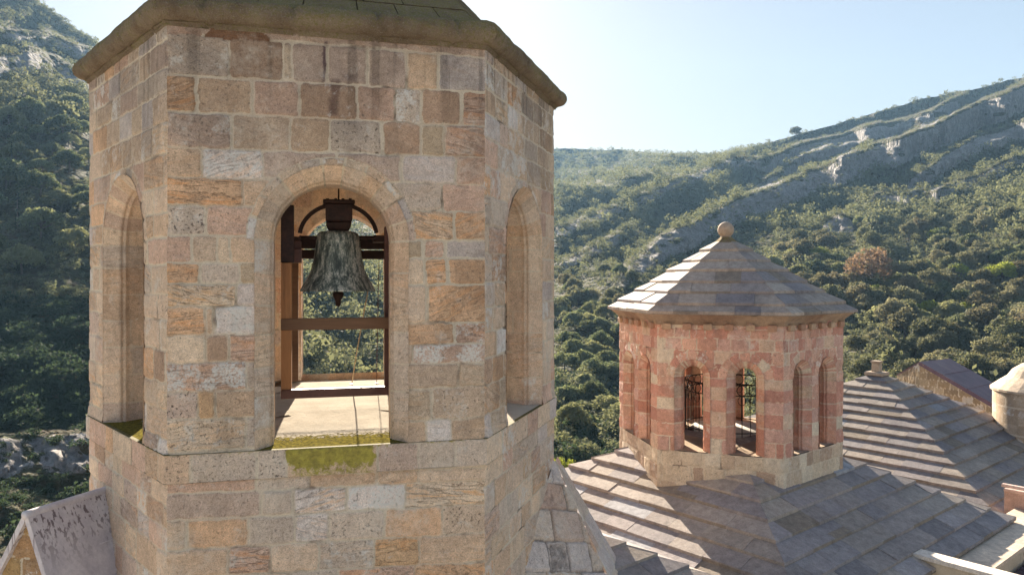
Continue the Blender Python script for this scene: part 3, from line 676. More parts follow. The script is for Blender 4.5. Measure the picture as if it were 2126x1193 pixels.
def bl(x, y, o=0.): # bell-local coordinates from photo position in the bell's plane
    p = onf(x, y, BO + o); return p - bc
def lbox(mbx, x0, x1, y0, y1, o0, o1, bev=.008, col=(.1, .1, .1)):
    p = bl((x0 + x1) / 2, (y0 + y1) / 2, (o0 + o1) / 2)
    wdt = np.linalg.norm((bl(x1, 480) - bl(x0, 480))[:2]) / 2; h = abs(bl(700, y0)[2] - bl(700, y1)[2]) / 2
    mbx.obox(p, D3, N3, Z3, wdt, (o1 - o0) / 2, h, col, bev)
m = MB(); lbox(m, 676, 731, 423, 462, -.15, .15, .02); lbox(m, 671, 736, 417, 425, -.17, .17)
for x in (680, 697, 712, 727): lbox(m, x - 3, x + 3, 412, 418, -.02, .03, .002)
m.add([bl(676, 462, -.13), bl(731, 462, -.13), bl(720, 479, -.09), bl(687, 479, -.09), bl(676, 462, .13), bl(731, 462, .13), bl(720, 479, .09), bl(687, 479, .09)], [(0, 1, 2, 3), (7, 6, 5, 4), (0, 3, 7, 4), (1, 5, 6, 2), (3, 2, 6, 7)])
m.build('headstock', IRON, bell)
m = MB()
for x, yy in ((684, 1), (703, 0), (722, -1)): m.tube([bl(x, 455), bl(x - 2 * yy, 468), bl(x + 4 * yy, 479)], .028, 10)
m.build('crown_straps', IRON, bell, True)
for sg in (-1, 1):
    m = MB()
    for o in (-.07, .07):
        pts = []
        for a in np.linspace(8, 90, 16):
            rr = 80; pts.append(bl(702 + sg * rr * math.cos(R(a)) * 1.0, 492 - 68 * math.sin(R(a)), o))
        for a, b in zip(pts[:-1], pts[1:]):
            dr = b - a; l = np.linalg.norm(dr); dr /= l; up = np.cross(dr, N3); m.obox((a + b) / 2, dr, N3, up, l / 2 + .008, .018, .022, (.1, .1, .1))
    m.tube([bl(702 + sg * 80, 494, -.09), bl(702 + sg * 80, 494, .09)], .02, 8)
    m.build('yoke_arm', IRON, bell)
m = MB(); m.tube([bl(622, 493, 0), bl(690, 493, .0)], .02, 8); m.tube([bl(716, 493, 0), bl(783, 493, 0)], .02, 8)
m.build('gudgeon', IRON, bell, True)
m = MB(); m.tube([bl(703, 418), bl(703, 392)], .009, 6); m.build('tie_rod', IRON, bell, True)
fr = tag(empty('bell_cradle', onf(690, 790, .8)), 'timber and iron frame of posts and cross rails that carries the bell', 'bell cradle')
def fpart(name, mat, *boxes, **k):
    m = MB()
    for bx in boxes: fbox(m, *bx, **k)
    return par(m.build(name, mat), fr)
BM = .62
fpart('post', WOOD, (583.5, 605, 545, 822, BM, .16)); fpart('post', WOODH, (606, 619, 540, 790, 2.9, .12)); fpart('post', IRONB, (799, 812, 470, 806, BM + .1, .12)); fpart('post', IRON, (583, 610, 425, 545, BM + .05, .10))
fpart('cross_beam', IRON, (590, 806, 492, 516, BO + .47, .14)); fpart('cross_beam', IRON, (612, 806, 519, 537, BO + .75, .12))
fpart('middle_rail', WOODH, (583, 809, 660, 684, BM - .02, .10)); fpart('bottom_rail', IRONB, (583, 807, 806, 824, BM - .03, .09))
fpart('bearing_block', IRONB, (592, 626, 516, 545, BO - .12, .16)); fpart('brace', IRONB, (603, 625, 500, 520, BO, .12))
fpart('brace', IRON, (776, 800, 488, 502, BO + .1, .3))
rp = [(765, 600, BO + .45), (757, 640, 1.95), (748, 690, 2.55), (739, 740, 3.1), (731, 793, 3.68)]
m = MB(); m.tube([onf(*q) for q in rp], .0075, 8, (.4, .3, .2)); q = m.build('bell_rope', ROPE, None, True); tag(q, 'light hemp rope slanting from the bell down to the floor', 'rope', 'bell ropes')
m = MB(); m.tube([onf(787, 540, 3.3), onf(784, 660, 3.5), onf(782, 795, 3.68)], .005, 6); q = m.build('bell_rope', IRONB, None, True); tag(q, 'thin dark cord hanging straight down beside the right post of the bell frame', 'rope', 'bell ropes')
for x, y, o in ((729, 795, 1.55), (782, 796, 1.8)):
    m = MB(); p = onf(x, y, 3.68); p = np.array([p[0], p[1], -1.554]); m.lathe((0, 0, 0), [(.001, .003), (.024, .003), (.028, .0)], 16)
    q = m.build('rope_grommet', BLACK, None, True); q.location = p
    tag(q, 'small ring in the pale floor where the slanting rope ends' if x < 750 else 'small ring in the pale floor where the thin cord ends', 'floor ring', 'rope rings in the floor')

# ------------------------------------------------------------------ church axes and stepped slab roofs
AZ = R(50.0); U = np.array([math.sin(AZ), math.cos(AZ)]); Vv = np.array([-U[1], U[0]])
SLABC = [((.34, .30, .27), 4), ((.31, .275, .26), 3), ((.38, .33, .285), 3), ((.27, .25, .255), 2), ((.32, .29, .29), 2), ((.24, .22, .225), 1), ((.34, .35, .38), .6)]
def tier_roof(mb, ctr, dirs, fd, zs, riser, rg, wmin=.55, wmax=1.15, dark=1., slots=None):
    """stepped pyramid: dirs = plan unit normals in order (convex ring); fd[k] = distance of the k-th eave line from the axis, zs[k] its top height"""
    ctr = np.array(ctr); n = len(dirs)
    def corner(i, j, d): return ctr + np.linalg.solve(np.array([dirs[i], dirs[j]]), np.array([d, d]))
    for k in range(len(fd)):
        dout = fd[k]; din = (fd[k - 1] if k else 0.) - .10
        zo = zs[k]; zi = (zs[k - 1] if k else zs[0] + (zs[0] - zs[1]) if len(zs) > 1 else zs[k] + .1) - riser * 1.0
        if k == 0: zi = zs[0] + (zs[0] - zs[1]) - riser; din = max(fd[0] - (fd[1] - fd[0]), 0.02)
        zi = zo + (zi - zo) * (dout - din) / max(dout - (fd[k - 1] if k else din), .01) if k else zi
        for i in range(n):
            p, q = (i - 1) % n, (i + 1) % n
            a0, b0 = corner(p, i, dout), corner(i, q, dout); a1, b1 = corner(p, i, din), corner(i, q, din)
            L = np.linalg.norm(b0 - a0); x = 0.; d = (b0 - a0) / L; ins = (L - np.linalg.norm(b1 - a1)) / 2
            first = True
            cuts = [0.]
            while cuts[-1] < L:
                e = cuts[-1] + rg.uniform(wmin, wmax)
                if L - e < wmin * .6: e = L
                cuts.append(min(e, L))
            nn = dirs[i]
            for a, b in zip(cuts[:-1], cuts[1:]):
                g0 = .0025 if a > 0 else 0; g1 = .0025 if b < L else 0
                A_ = a0 + d * (a + g0); B_ = a0 + d * (b - g1)
                ta = a + g0; tb = b - g1
                ia = max(ta, ins); ib = min(tb, L - ins)
                if ia > ib:
                    ia = ib = min(max((ta + tb) / 2, ins), L - ins)
                C_ = a1 + d * (ib - ins); D_ = a1 + d * (ia - ins)
                jz = rg.uniform(-.007, .008); jo = rg.uniform(-.016, .008) if (a > 0 and b < L) else 0
                o2 = nn * jo
                cc = np.array(pick(SLABC, rg)) * dark * rg.uniform(.9, 1.1)
                top = [(*(A_ + o2), zo + jz), (*(B_ + o2), zo + jz), (*C_, zi + jz), (*D_, zi + jz)]
                bot = [(*(A_ + o2), zo - riser + jz), (*(B_ + o2), zo - riser + jz), (*C_, zi - riser), (*D_, zi - riser)]
                # extra vertices on the hip so that mitred end slabs meet
                if ta < ins - 1e-6 and tb > ins + 1e-6 or ta < 1e-6:
                    pass
                mb.prism(bot, top, cc)
                # triangle that closes a slab cut by the hip
                if ta < ins < 1e9 and tb <= ins + 1e-9: pass
            # under-layer closing the gaps at the hips
            mb.prism([(*a0, zo - riser - .012), (*b0, zo - riser - .012), (*b1, zi - riser - .012), (*a1, zi - riser - .012)], [(*(a0 - nn * .004), zo - .006), (*(b0 - nn * .004), zo - .006), (*b1, zi - .006), (*a1, zi - .006)], np.array((.26, .22, .18)) * dark)
SQ = [-U, -Vv, U, Vv]     # in order round the square
SQ = [-Vv, U, Vv, -U]
church = tag(empty('church', (5, 15, -14)), 'stone church below the two towers with stepped sandstone slab roofs', 'church')
rgA = np.random.default_rng(11)
def pyramid(name, ctr, fd0, z0, n, dd, dz, riser, dark=1., k0=0, seed=1):
    m = MB(); rg = np.random.default_rng(seed)
    fd = [fd0 + dd * k for k in range(k0, n)]; zs = [z0 - dz * k for k in range(k0, n)]
    tier_roof(m, ctr, SQ, fd, zs, riser, rg, .45, 1.0, dark); return m, fd[-1], zs[-1]
TCX, TCY = 4.183, 14.345
mA, fA, zA = pyramid('crossing_roof', (TCX, TCY), 1.857, -3.521, 7, .32, .159, .050, k0=-3, seed=2)
roofA = tag(mA.build('crossing_roof', SLAB, None), 'stepped sandstone slab roof under the red lantern tower', 'roof')
roofA['label'] = None; del roofA['label']; del roofA['category']; roofA.name = 'crossing_roof'; par(roofA, church)
mB, fB, zB = pyramid('rear_roof', (10.16, 20.52), .472 * .889, -3.117 * .889, 17, .32, .187 * .889, .055, .78, seed=3)
par(mB.build('rear_roof', SLAB), church)
P0 = np.array([1.68, 10.8]); h2 = (U - Vv) / 2 ** .5
cC = P0 - h2 * 4.1
mC, fC, zC = pyramid('belfry_roof', tuple(cC), 4.1 / 2 ** .5, -3.84, 5, .32, .157, .05, 1.0, k0=-4, seed=4)
par(mC.build('belfry_roof', SLAB), church)
# walls under the roofs
def sq_walls(ctr, half, z1, z0, name, pal, seed):
    c = np.array(ctr); q = [c + half * (a * U + b * Vv) for a, b in ((-1, 1), (-1, -1), (1, -1), (1, 1))]; L = 2 * half; ws_ = []
    for i in range(4):
        A, B = q[i], q[(i + 1) % 4]
        st_ = gen_stones(-.1, L + .1, gen_courses(z0, z1 + .1, .3, np.random.default_rng(seed + i)), pal, np.random.default_rng(seed + i + 9))
        ws_.append(wall_face(A, B, z0, z1, [], st_, 'w', None, .06, .06, seed=seed))
    return join(ws_, name, church)
sq_walls((TCX, TCY), fA - .18, zA - .05, -14.5, 'crossing_wall', TANP, 300)
sq_walls((10.16, 20.52), fB - .18, zB - .05, -14.5, 'rear_wall', TANP, 320)
sq_walls(tuple(cC), fC - .18, zC - .05, -14.5, 'tower_base_wall', TANP, 340)
# finial stub on the rear roof
m = MB(); cB = np.array([10.16, 20.52]); zt = px(1822, 775, 20.5)[2]
m.obox((*cB, zt - .0), (*U, 0), (*Vv, 0), (0, 0, 1), .24, .24, .05, (.38, .31, .24), .02); m.obox((*cB, zt + .17), (*U, 0), (*Vv, 0), (0, 0, 1), .10, .10, .15, (.38, .31, .24), .03); m.obox((*cB, zt + .33), (*U, 0), (*Vv, 0), (0, 0, 1), .125, .125, .025, (.34, .28, .22), .01)
par(m.build('finial', SLAB), church)

# ------------------------------------------------------------------ red lantern tower
HC = np.array([TCX - .02, TCY]); HR = 2.1
def hexpts(c, r, az0): return [c + r * np.array([math.sin(az0 + R(k)), math.cos(az0 + R(k))]) for k in (90, 30, -30, -90, -150, -210)]
HT = hexpts(HC, HR, R(110) + R(90))
lant = tag(empty('lantern_tower', (HC[0], HC[1], -4.2)), 'small hexagonal lantern tower of red sandstone with paired round-arched openings', 'lantern tower')
def mat_pinkring(): pass
rws_z = [-.66, -.85, -1.03, -1.236, -1.453, -1.70, -1.858, -2.074, -2.277, -2.521, -2.75, -3.007, -3.25, -3.55, -3.85, -4.3]
BASEP = [((.66, .56, .43), 4), ((.58, .47, .36), 3), ((.50, .38, .29), 2), ((.70, .62, .50), 2)]
lw = []; lr = []; li = []
for i in range(6):
    A, B, d, n = frame(i, HT); L = HR
    rg = np.random.default_rng(400 + i); st_ = []
    for t, b in zip(rws_z[:-1], rws_z[1:]):
        s = -.05 - rg.uniform(0, .15)
        if -3.0 < b and t <= -1.7:   # pier stones: joints at the openings only
            cuts = [-.05, .33, .88, 1.2, 1.77, 2.2]
            for a, e in zip(cuts[:-1], cuts[1:]): st_.append(stone(a, e, b, t, pick(PINKP, rg), rg.uniform(0, .2), rg.uniform(0, .3), 0, 0, rg))
            continue
        while s < L:
            e = s + rg.uniform(.16, .38)
            if L - e < .12: e = L + .05
            st_.append(stone(s, e, b, t, pick(PINKP if b > -3.05 else BASEP, rg), rg.uniform(0, .2), rg.uniform(0, .5), (rg.random() < .1) * .5, 0, rg)); s = e
    ops = [(.61, .30, -1.70, -3.007), (1.49, .30, -1.70, -3.007)]
    vis = i < 3
    lw.append(wall_face(A, B, -4.3, -.70, ops, st_, 'w', None, .02 if vis else .05, .02 if vis else .05, pal=PINKP, seed=410 + i, joint=.007, ring=.15, nvs=7, cn=cnorm(i, HT, 50)))
    for c, W, zs_, sl2 in ops: lr.append(lining(A, B, c, .30, .18, zs_, sl2, .12, .42, 'r', None, PINKP, 430 + i, .03, zs_courses=[z for z in rws_z if z <= -1.7]))
    O2 = hexoff(-.42, HT); A2, B2 = O2[i], O2[(i + 1) % 6]; L2 = np.linalg.norm(B2 - A2); sh = np.dot(A2 - A, d)
    st2 = gen_stones(-.1, L2 + .1, rws_z, PINKP, rg, .2, .5)
    li.append(wall_face(B2, A2, -3.05, -.6, [(L2 - (c - sh), .18, zs_, -3.05) for c, W, zs_, _ in ops], st2, 'i', None, .03, .03, pal=PINKP, seed=440 + i, fade_edges=False, ring=.1))
join(lw, 'wall', lant); join(lr, 'arch_reveal', lant); join(li, 'inner_wall', lant)
m = MB(); HI = hexoff(-.02, HT); m.add([(p[0], p[1], -2.995) for p in HI], [(0, 1, 2, 3, 4, 5)], (.42, .34, .27)); par(m.build('floor', FLOOR), lant)
m = MB(); HI = hexoff(-.41, HT); m.add([(p[0], p[1], -.75) for p in HI] + [(HC[0], HC[1], .2)], [((i + 1) % 6, i, 6) for i in range(6)], (.35, .25, .2)); par(m.build('ceiling', SLAB), lant)
# eaves cornice and corbel blocks
prof = [(-.02, -.80), (.015, -.795), (.02, -.74), (.06, -.70), (.10, -.665), (.15, -.625), (.20, -.60)]
par(ring_profile(prof, 'cornice', SLAB, None, T=HT, seg=12, seed=9, amp=.005, cols=[(.34, .25, .18), (.30, .20, .14), (.38, .28, .20)]), lant)
cor = []
for i in range(6):
    A, B, d, n = frame(i, HT)
    for k in range(6):
        s = .18 + k * (HR - .36) / 5; p = fw(i, s, -.825, -.04, HT); mb2 = MB(); mb2.obox(p, (*d, 0), (*n, 0), (0, 0, 1), .075, .028, .055, (.42, .26, .18) if k % 2 else (.46, .33, .23), .015)
        cor.append(par(mb2.build('corbel', SLAB), lant))
HD = [frame(i, HT)[3] for i in range(6)]
Rr = [.505, .827, 1.154, 1.476, 1.79, 2.14, 2.34]; Zr = [.57, .367, .183, -.03, -.215, -.414, -.555]
m = MB(); rg = np.random.default_rng(12)
SL2 = SLABC; SLABC = [((.35, .30, .26), 4), ((.31, .27, .25), 3), ((.39, .33, .28), 2), ((.27, .245, .245), 2)]
tier_roof(m, HC, HD, [r * .866 for r in Rr], Zr, .045, rg, .35, .75); SLABC = SL2
roofL = par(m.build('roof', SLAB), lant)
m = MB()
for r0, z0, r1, z1 in ((.34, .60, .20, .73), (.20, .73, .10, .82)):
    a = hexpts(HC, r0, R(200)); b = hexpts(HC, r1, R(200)); m.prism([(*p, z0) for p in a], [(*p, z1) for p in b], (.48, .31, .05))
fin = m.build('finial', CORN)
m = MB(); m.lathe((HC[0], HC[1], .955), [(.09 , -.16), (.10, -.13)] + [(.155 * math.cos(a), .155 * math.sin(a)) for a in np.linspace(R(-55), R(89.9), 14)], 24, (.4, .32, .25)); f2 = m.build('ball', SLAB, None, True)
fin = join([fin, f2], 'finial', roofL)
# railing round the opening in the lantern floor
RC = np.array([4.30, 14.62]); RR = .85
rail = tag(empty('round_railing', (RC[0], RC[1], -2.99)), 'circular black wrought-iron railing with scrolled rings inside the red lantern tower', 'railing')
m = MB()
def rp_(a, z, r=RR): return (r * math.cos(a), r * math.sin(a), z)
for z, rr in ((1.0, .012), (.80, .010), (.10, .010)): m.tube([rp_(a, z) for a in np.linspace(0, 2 * math.pi, 49)], rr, 6, cap=False)
m.build('hoop', BLACK, rail, True)
for k in range(32):
    a = 2 * math.pi * k / 32; mb2 = MB(); mb2.tube([rp_(a, 0), rp_(a, .80)], .0075, 6); mb2.build('baluster', BLACK, rail)
for k in range(24):
    a = 2 * math.pi * k / 24; mb2 = MB(); t = np.array([-math.sin(a), math.cos(a), 0]); c = np.array(rp_(a, .90))
    mb2.tube([c + t * .095 * math.cos(b) + np.array([0, 0, .095 * math.sin(b)]) for b in np.linspace(0, 2 * math.pi, 17)], .008, 6, cap=False); c2 = c - np.array([0, 0, .19])
    mb2.tube([c2 + t * .075 * math.cos(b) + np.array([0, 0, .085 * math.sin(b)]) for b in np.linspace(0, 2 * math.pi, 17)], .006, 5, cap=False)
    mb2.build('scroll_ring', BLACK, rail, True)
m = MB(); m.lathe((0, 0, 0), [(.001, .07), (.70, .07), (.74, .04), (.74, 0)], 40, (.70, .68, .64)); q = m.build('sunlit_disc', FLOOR, None, True); q.location = (RC[0], RC[1], -2.994)  # pale disc: its light colour stands for the sunlit part of the floor
tag(q, 'pale round slab standing for the sunlit floor inside the circular railing of the lantern tower', 'slab')

# ------------------------------------------------------------------ gabled buttress (left), broach (right), parapet, houses, round turret
def uvw(P0, P1, P2, P3, stones, name, parent, nu, nv, seed=1, joint=.012, mat=None, deep=1.):
    """bilinear masonry patch P0 P1 (bottom) P3 P2 (top)"""
    P0, P1, P2, P3 = [np.asarray(p, float) for p in (P0, P1, P2, P3)]
    a, b = np.meshgrid(np.linspace(0, 1, nu), np.linspace(0, 1, nv)); a = a[..., None]; b = b[..., None]
    P = (P0 * (1 - a) + P1 * a) * (1 - b) + (P3 * (1 - a) + P2 * a) * b
    n = np.cross(P1 - P0, P3 - P0); 
    if np.linalg.norm(n) < 1e-6: n = np.cross(P1 - P0, P2 - P0)
    n /= np.linalg.norm(n); e1 = (P1 - P0) / np.linalg.norm(P1 - P0); e2 = np.cross(n, e1)
    Q = P.reshape(-1, 3); S = (Q - P0) @ e1; Z = (Q - P0) @ e2
    ev = eval_stones(S, Z, stones, (), TANP, rng, 1, joint, seed); ev[3][:] *= deep
    if deep > 1: ev[0][:, :3] *= (.45 + .55 * sstep(ev[3] / deep, -.012, -.003))[:, None]; ev[0][:, 3] *= .35
    return stone_mesh(Q, nu, nv, S, Z, n, ev, name, parent, mat)
but = tag(empty('gabled_buttress', px(90, 1193, 7.4)), 'gabled buttress with ochre stone end and purplish stained capping left of the bell tower', 'buttress')
gA = px(62, 1066, 7.6); gd = np.array([.939, -.342, 0]); gr = np.array([.342, .939, 0]) * 1.0
hh = 3.0; sl_r = .62 / .285; sl_l = .77 / .5
gR = gA + gd * (hh / sl_r) - Z3 * hh; gL = gA - gd * (hh / sl_l) - Z3 * hh
sts = gen_stones(-4, 4, gen_courses(-1, 4.2, .25, np.random.default_rng(3)), [((.46, .31, .15), 3), ((.50, .36, .19), 3), ((.42, .27, .15), 2), ((.5, .42, .3), 1)], np.random.default_rng(4), band=.8)
par(uvw(gL, gR, gA, gA, sts, 'gable_wall', None, 110, 110, 7), but)
m = MB(); th = .05
def slabp(a, b, c, d, nrm, t, col): m.prism([p - nrm * t for p in (a, b, c, d)], [a, b, c, d], col)
nr = np.cross(gR - gA, gr); nr /= np.linalg.norm(nr); nr = nr if nr[2] > 0 else -nr
nl = np.cross(gL - gA, gr); nl /= np.linalg.norm(nl); nl = nl if nl[2] > 0 else -nl
o5 = -gr * .05
slabp(gA + o5 + nr * .03, gR + o5 + nr * .03, gR + gr * 1.6 + nr * .03, gA + gr * 1.6 + nr * .03, nr, .06, (.4, .36, .35))
slabp(gA + o5 + nl * .03, gL + o5 + nl * .03, gL + gr * 1.6 + nl * .03, gA + gr * 1.6 + nl * .03, nl, .06, (.4, .36, .35))
q = m.build('capping', LEAD, None); q.data.transform(__import__('mathutils').Matrix.Translation(tuple(-gA))); q.location = tuple(gA); par(q, but)
m = MB(); 
pts = [gA + gr * t + Z3 * (.0) for t in np.linspace(-.06, 1.6, 24)]
m.tube(pts, .045, 14); m.tube([gA + gr * .62 + nr * .04 - Z3 * .5 + gd * .22, gA + gr * .9 + nr * .04 - Z3 * .5 + gd * .22], .006, 5)
q = m.build('ridge_roll', LEAD, None, True); par(q, but)
# broach on the right: big weathered stones
br = tag(empty('stone_broach', px(1170, 1150, 9.6)), 'sloping masonry broach of large grey weathered blocks at the right foot of the bell tower', 'broach')
BRP = [(PAL['grey'], 4), (PAL['blue'], 4), (PAL['mauve'], 3), (PAL['pink'], 1), (PAL['beige'], 1)]
TL, TR = px(1147, 955, 10.25), px(1153, 957, 10.30)
BRr = TR + (px(1262, 1193, 9.75) - TR) * 3.2; BLl = TL + (px(1083, 1193, 8.95) - TL) * 3.2
rgb = np.random.default_rng(8); sts = gen_stones(-6, 6, gen_courses(-.4, 8, .42, rgb), BRP, rgb, .32, .6, band=.2, lich=.3)
par(uvw(BLl, BRr, TR, TL, sts, 'weathered_face', None, 150, 300, 9, .022, None, 3.2), br)
bk = BRr + np.array([.5, 1.6, 0]); par(uvw(BRr, bk, TR + np.array([.05, .3, 0]), TR, sts, 'return_face', None, 60, 120, 10, .02), br)
# parapet wall running out from the crossing roof
pp = tag(empty('parapet_wall', px(2010, 1180, 11.5)), 'low parapet wall with a sunlit white coping at the lower right corner', 'parapet')
D0 = 11.75; a0 = px(1903, 1143, D0); vdir = -np.array([Vv[0], Vv[1], 0]); Uu = np.array([*U, 0])
tL = 5.0
m = MB(); mid = a0 + vdir * tL / 2
m.obox(mid - Z3 * .03, vdir, Uu, Z3, tL / 2, .15, .035, (.74, .68, .60), .01); par(m.build('coping', SLAB), pp)
f0 = a0 - Uu * .12 - Z3 * .07
sts = gen_stones(-.1, tL + .1, gen_courses(-3, .1, .28, np.random.default_rng(31)), [(PAL['grey'], 3), (PAL['mauve'], 3), (PAL['beige'], 1)], np.random.default_rng(32))
par(uvw(f0 - Z3 * 2.8, f0 + vdir * tL - Z3 * 2.8, f0 + vdir * tL, f0, sts, 'wall', None, 160, 90, 33), pp)
# lower wing beyond the eave: sunlit gutter slab, red wall and dark channel tiles
C3 = np.array([TCX, TCY, 0]); au = float(np.dot(a0[:2] - C3[:2], U)) + .15
def af(fd, a, z): return C3 + vdir * fd + Uu * a + Z3 * z
wg = tag(empty('lower_wing', af(4.4, 4, -6)), 'lower wing with dark blue channel tiles between the slab roof and the white parapet', 'wing')
m = MB(); m.prism([af(3.5, au, -4.62), af(4.25, au, -4.66), af(4.25, 6.2, -4.66), af(3.5, 6.2, -4.62)], [af(3.5, au, -4.56), af(4.25, au, -4.60), af(4.25, 6.2, -4.60), af(3.5, 6.2, -4.56)], (.62, .52, .42)); par(m.build('gutter_slab', SLAB), wg)
sts = gen_stones(-.1, 8, gen_courses(-3, .1, .16, np.random.default_rng(35)), PINKP, np.random.default_rng(36))
par(uvw(af(4.22, au, -6.2), af(4.22, 6.2, -6.2), af(4.22, 6.2, -4.66), af(4.22, au, -4.66), sts, 'wall', None, 120, 50, 37), wg)
m = MB()
for k in range(22):
    m.tube([af(4.25, au + .1 + k * .16, -4.95), af(6.6, au + .1 + k * .16, -5.6)], .075, 8, (.1, .08, .1))
m.prism([af(4.2, au, -5.2), af(6.6, au, -5.85), af(6.6, 6.2, -5.85), af(4.2, 6.2, -5.2)], [af(4.2, au, -4.98), af(6.6, au, -5.63), af(6.6, 6.2, -5.63), af(4.2, 6.2, -4.98)], (.1, .08, .1))
par(m.build('roof', BLUET, None, True), wg)
m = MB()
for zz, oo in ((0, 0), (-.12, .14)):
    m.obox(af(5.2, 4.6 + oo, -4.12 + zz), vdir, Uu, Z3, 1.9, .05, .03, (.62, .46, .40), .01)
m.obox(af(5.2, 4.85, -4.8), vdir, Uu, Z3, 1.9, .12, .55, (.5, .34, .28), .01)
par(m.build('ridge_course', SLAB), wg)
# gabled outbuilding with violet roof
gb = tag(empty('gabled_building', px(1960, 900, 27)), 'gabled stone building with a violet roof behind the rear slab roof', 'building')
ga = px(1909, 752, 26.); gl = px(1862, 779, 27.2); gr2 = px(2058, 838, 24.2); rdg = px(1955, 747, 28.5) - ga
P = [gl, ga, gr2]
sts = gen_stones(-9, 9, gen_courses(-3, 8, .22, np.random.default_rng(41)), [((.33, .26, .17), 3), ((.27, .21, .14), 2), ((.40, .33, .23), 2), ((.5, .46, .4), .6)], np.random.default_rng(42), .2, .5)
dn = np.array([0, 0, -5.]); gbp = gl + (gr2 - gl)
bl_, br_ = np.array([gl[0], gl[1], -9]), np.array([gr2[0], gr2[1], -9])
gg = [uvw(np.array([ga[0], ga[1], -9.]), br_, gr2, ga, sts, 'g', None, 120, 90, 43), uvw(bl_, np.array([ga[0], ga[1], -9.]), ga, gl, sts, 'g', None, 60, 90, 43)]
join(gg, 'gable_wall', gb)
m = MB(); rd = rdg; nr3 = np.cross(gr2 - ga, rd); nr3 /= np.linalg.norm(nr3); nr3 = nr3 if nr3[2] > 0 else -nr3
nl3 = np.cross(gl - ga, rd); nl3 /= np.linalg.norm(nl3); nl3 = nl3 if nl3[2] > 0 else -nl3
ext = (gr2 - ga) * .03
m.prism([p - nr3 * .09 for p in (ga, gr2 + ext, gr2 + ext + rd * 1.4, ga + rd * 1.4)], [p + nr3 * .03 for p in (ga, gr2 + ext, gr2 + ext + rd * 1.4, ga + rd * 1.4)], (.15, .1, .12))
m.prism([p - nl3 * .09 for p in (ga, gl, gl + rd * 1.4, ga + rd * 1.4)], [p + nl3 * .03 for p in (ga, gl, gl + rd * 1.4, ga + rd * 1.4)], (.15, .1, .12))
for t in (.33, .68): 
    a = ga + (gr2 - ga) * t; m.obox(a + rd * .7 + nr3 * .035, rd / np.linalg.norm(rd), (gr2 - ga) / np.linalg.norm(gr2 - ga), nr3, np.linalg.norm(rd) * .7, .015, .012, (.2, .15, .15))
par(m.build('roof', TILEV), gb)
# round turret with a conical cap at the right edge
tc = px(2172, 850, 19.5); rt = .5 * 2 * (2168 - 2072) / F * 19.5 / 1.0
rt = (2168 - 2074) / F * 19.5
tur = tag(empty('round_turret', (tc[0], tc[1], -8)), 'pale round stone turret with a shallow domed cap cut by the right edge', 'turret')
m = MB(); zE = px(0, 812, 19.3)[2]; zB_ = px(0, 905, 19.3)[2]
m.lathe((tc[0], tc[1], 0), [(rt * 1.05, zE - .03), (rt * 1.05, zE + .03), (rt * .88, zE + .20), (rt * .72, zE + .34), (rt * .62, zE + .52), (rt * .44, zE + .68), (rt * .15, zE + .79), (.01, zE + .81)], 28, (.52, .42, .32)); par(m.build('roof', SLAB), tur)
th_ = np.linspace(0, 2 * math.pi, 181); zz_ = np.linspace(-8.5, zE + .02, 120); TH, ZZ2 = np.meshgrid(th_, zz_)
taper = 1 - .28 * sstep(-ZZ2, -(zB_ + .45), -(zB_ - .35))
Pt = np.stack([tc[0] + rt * np.cos(TH), tc[1] + rt * np.sin(TH), ZZ2], -1).reshape(-1, 3)
S_ = (TH * rt).ravel(); Zs_ = ZZ2.ravel(); rgt = np.random.default_rng(51)
evt = eval_stones(S_, Zs_, gen_stones(-.1, 2 * math.pi * rt + .1, gen_courses(-8.5, zE + .1, .24, rgt), [((.48, .38, .28), 3), ((.52, .43, .33), 3), ((.42, .32, .24), 1)], rgt, .25, .5), (), TANP, rng, 1, .008, 52, .006)
par(stone_mesh(Pt, 181, 120, S_, Zs_, np.array([0, 0, 0.]), evt, 'wall', None), tur)

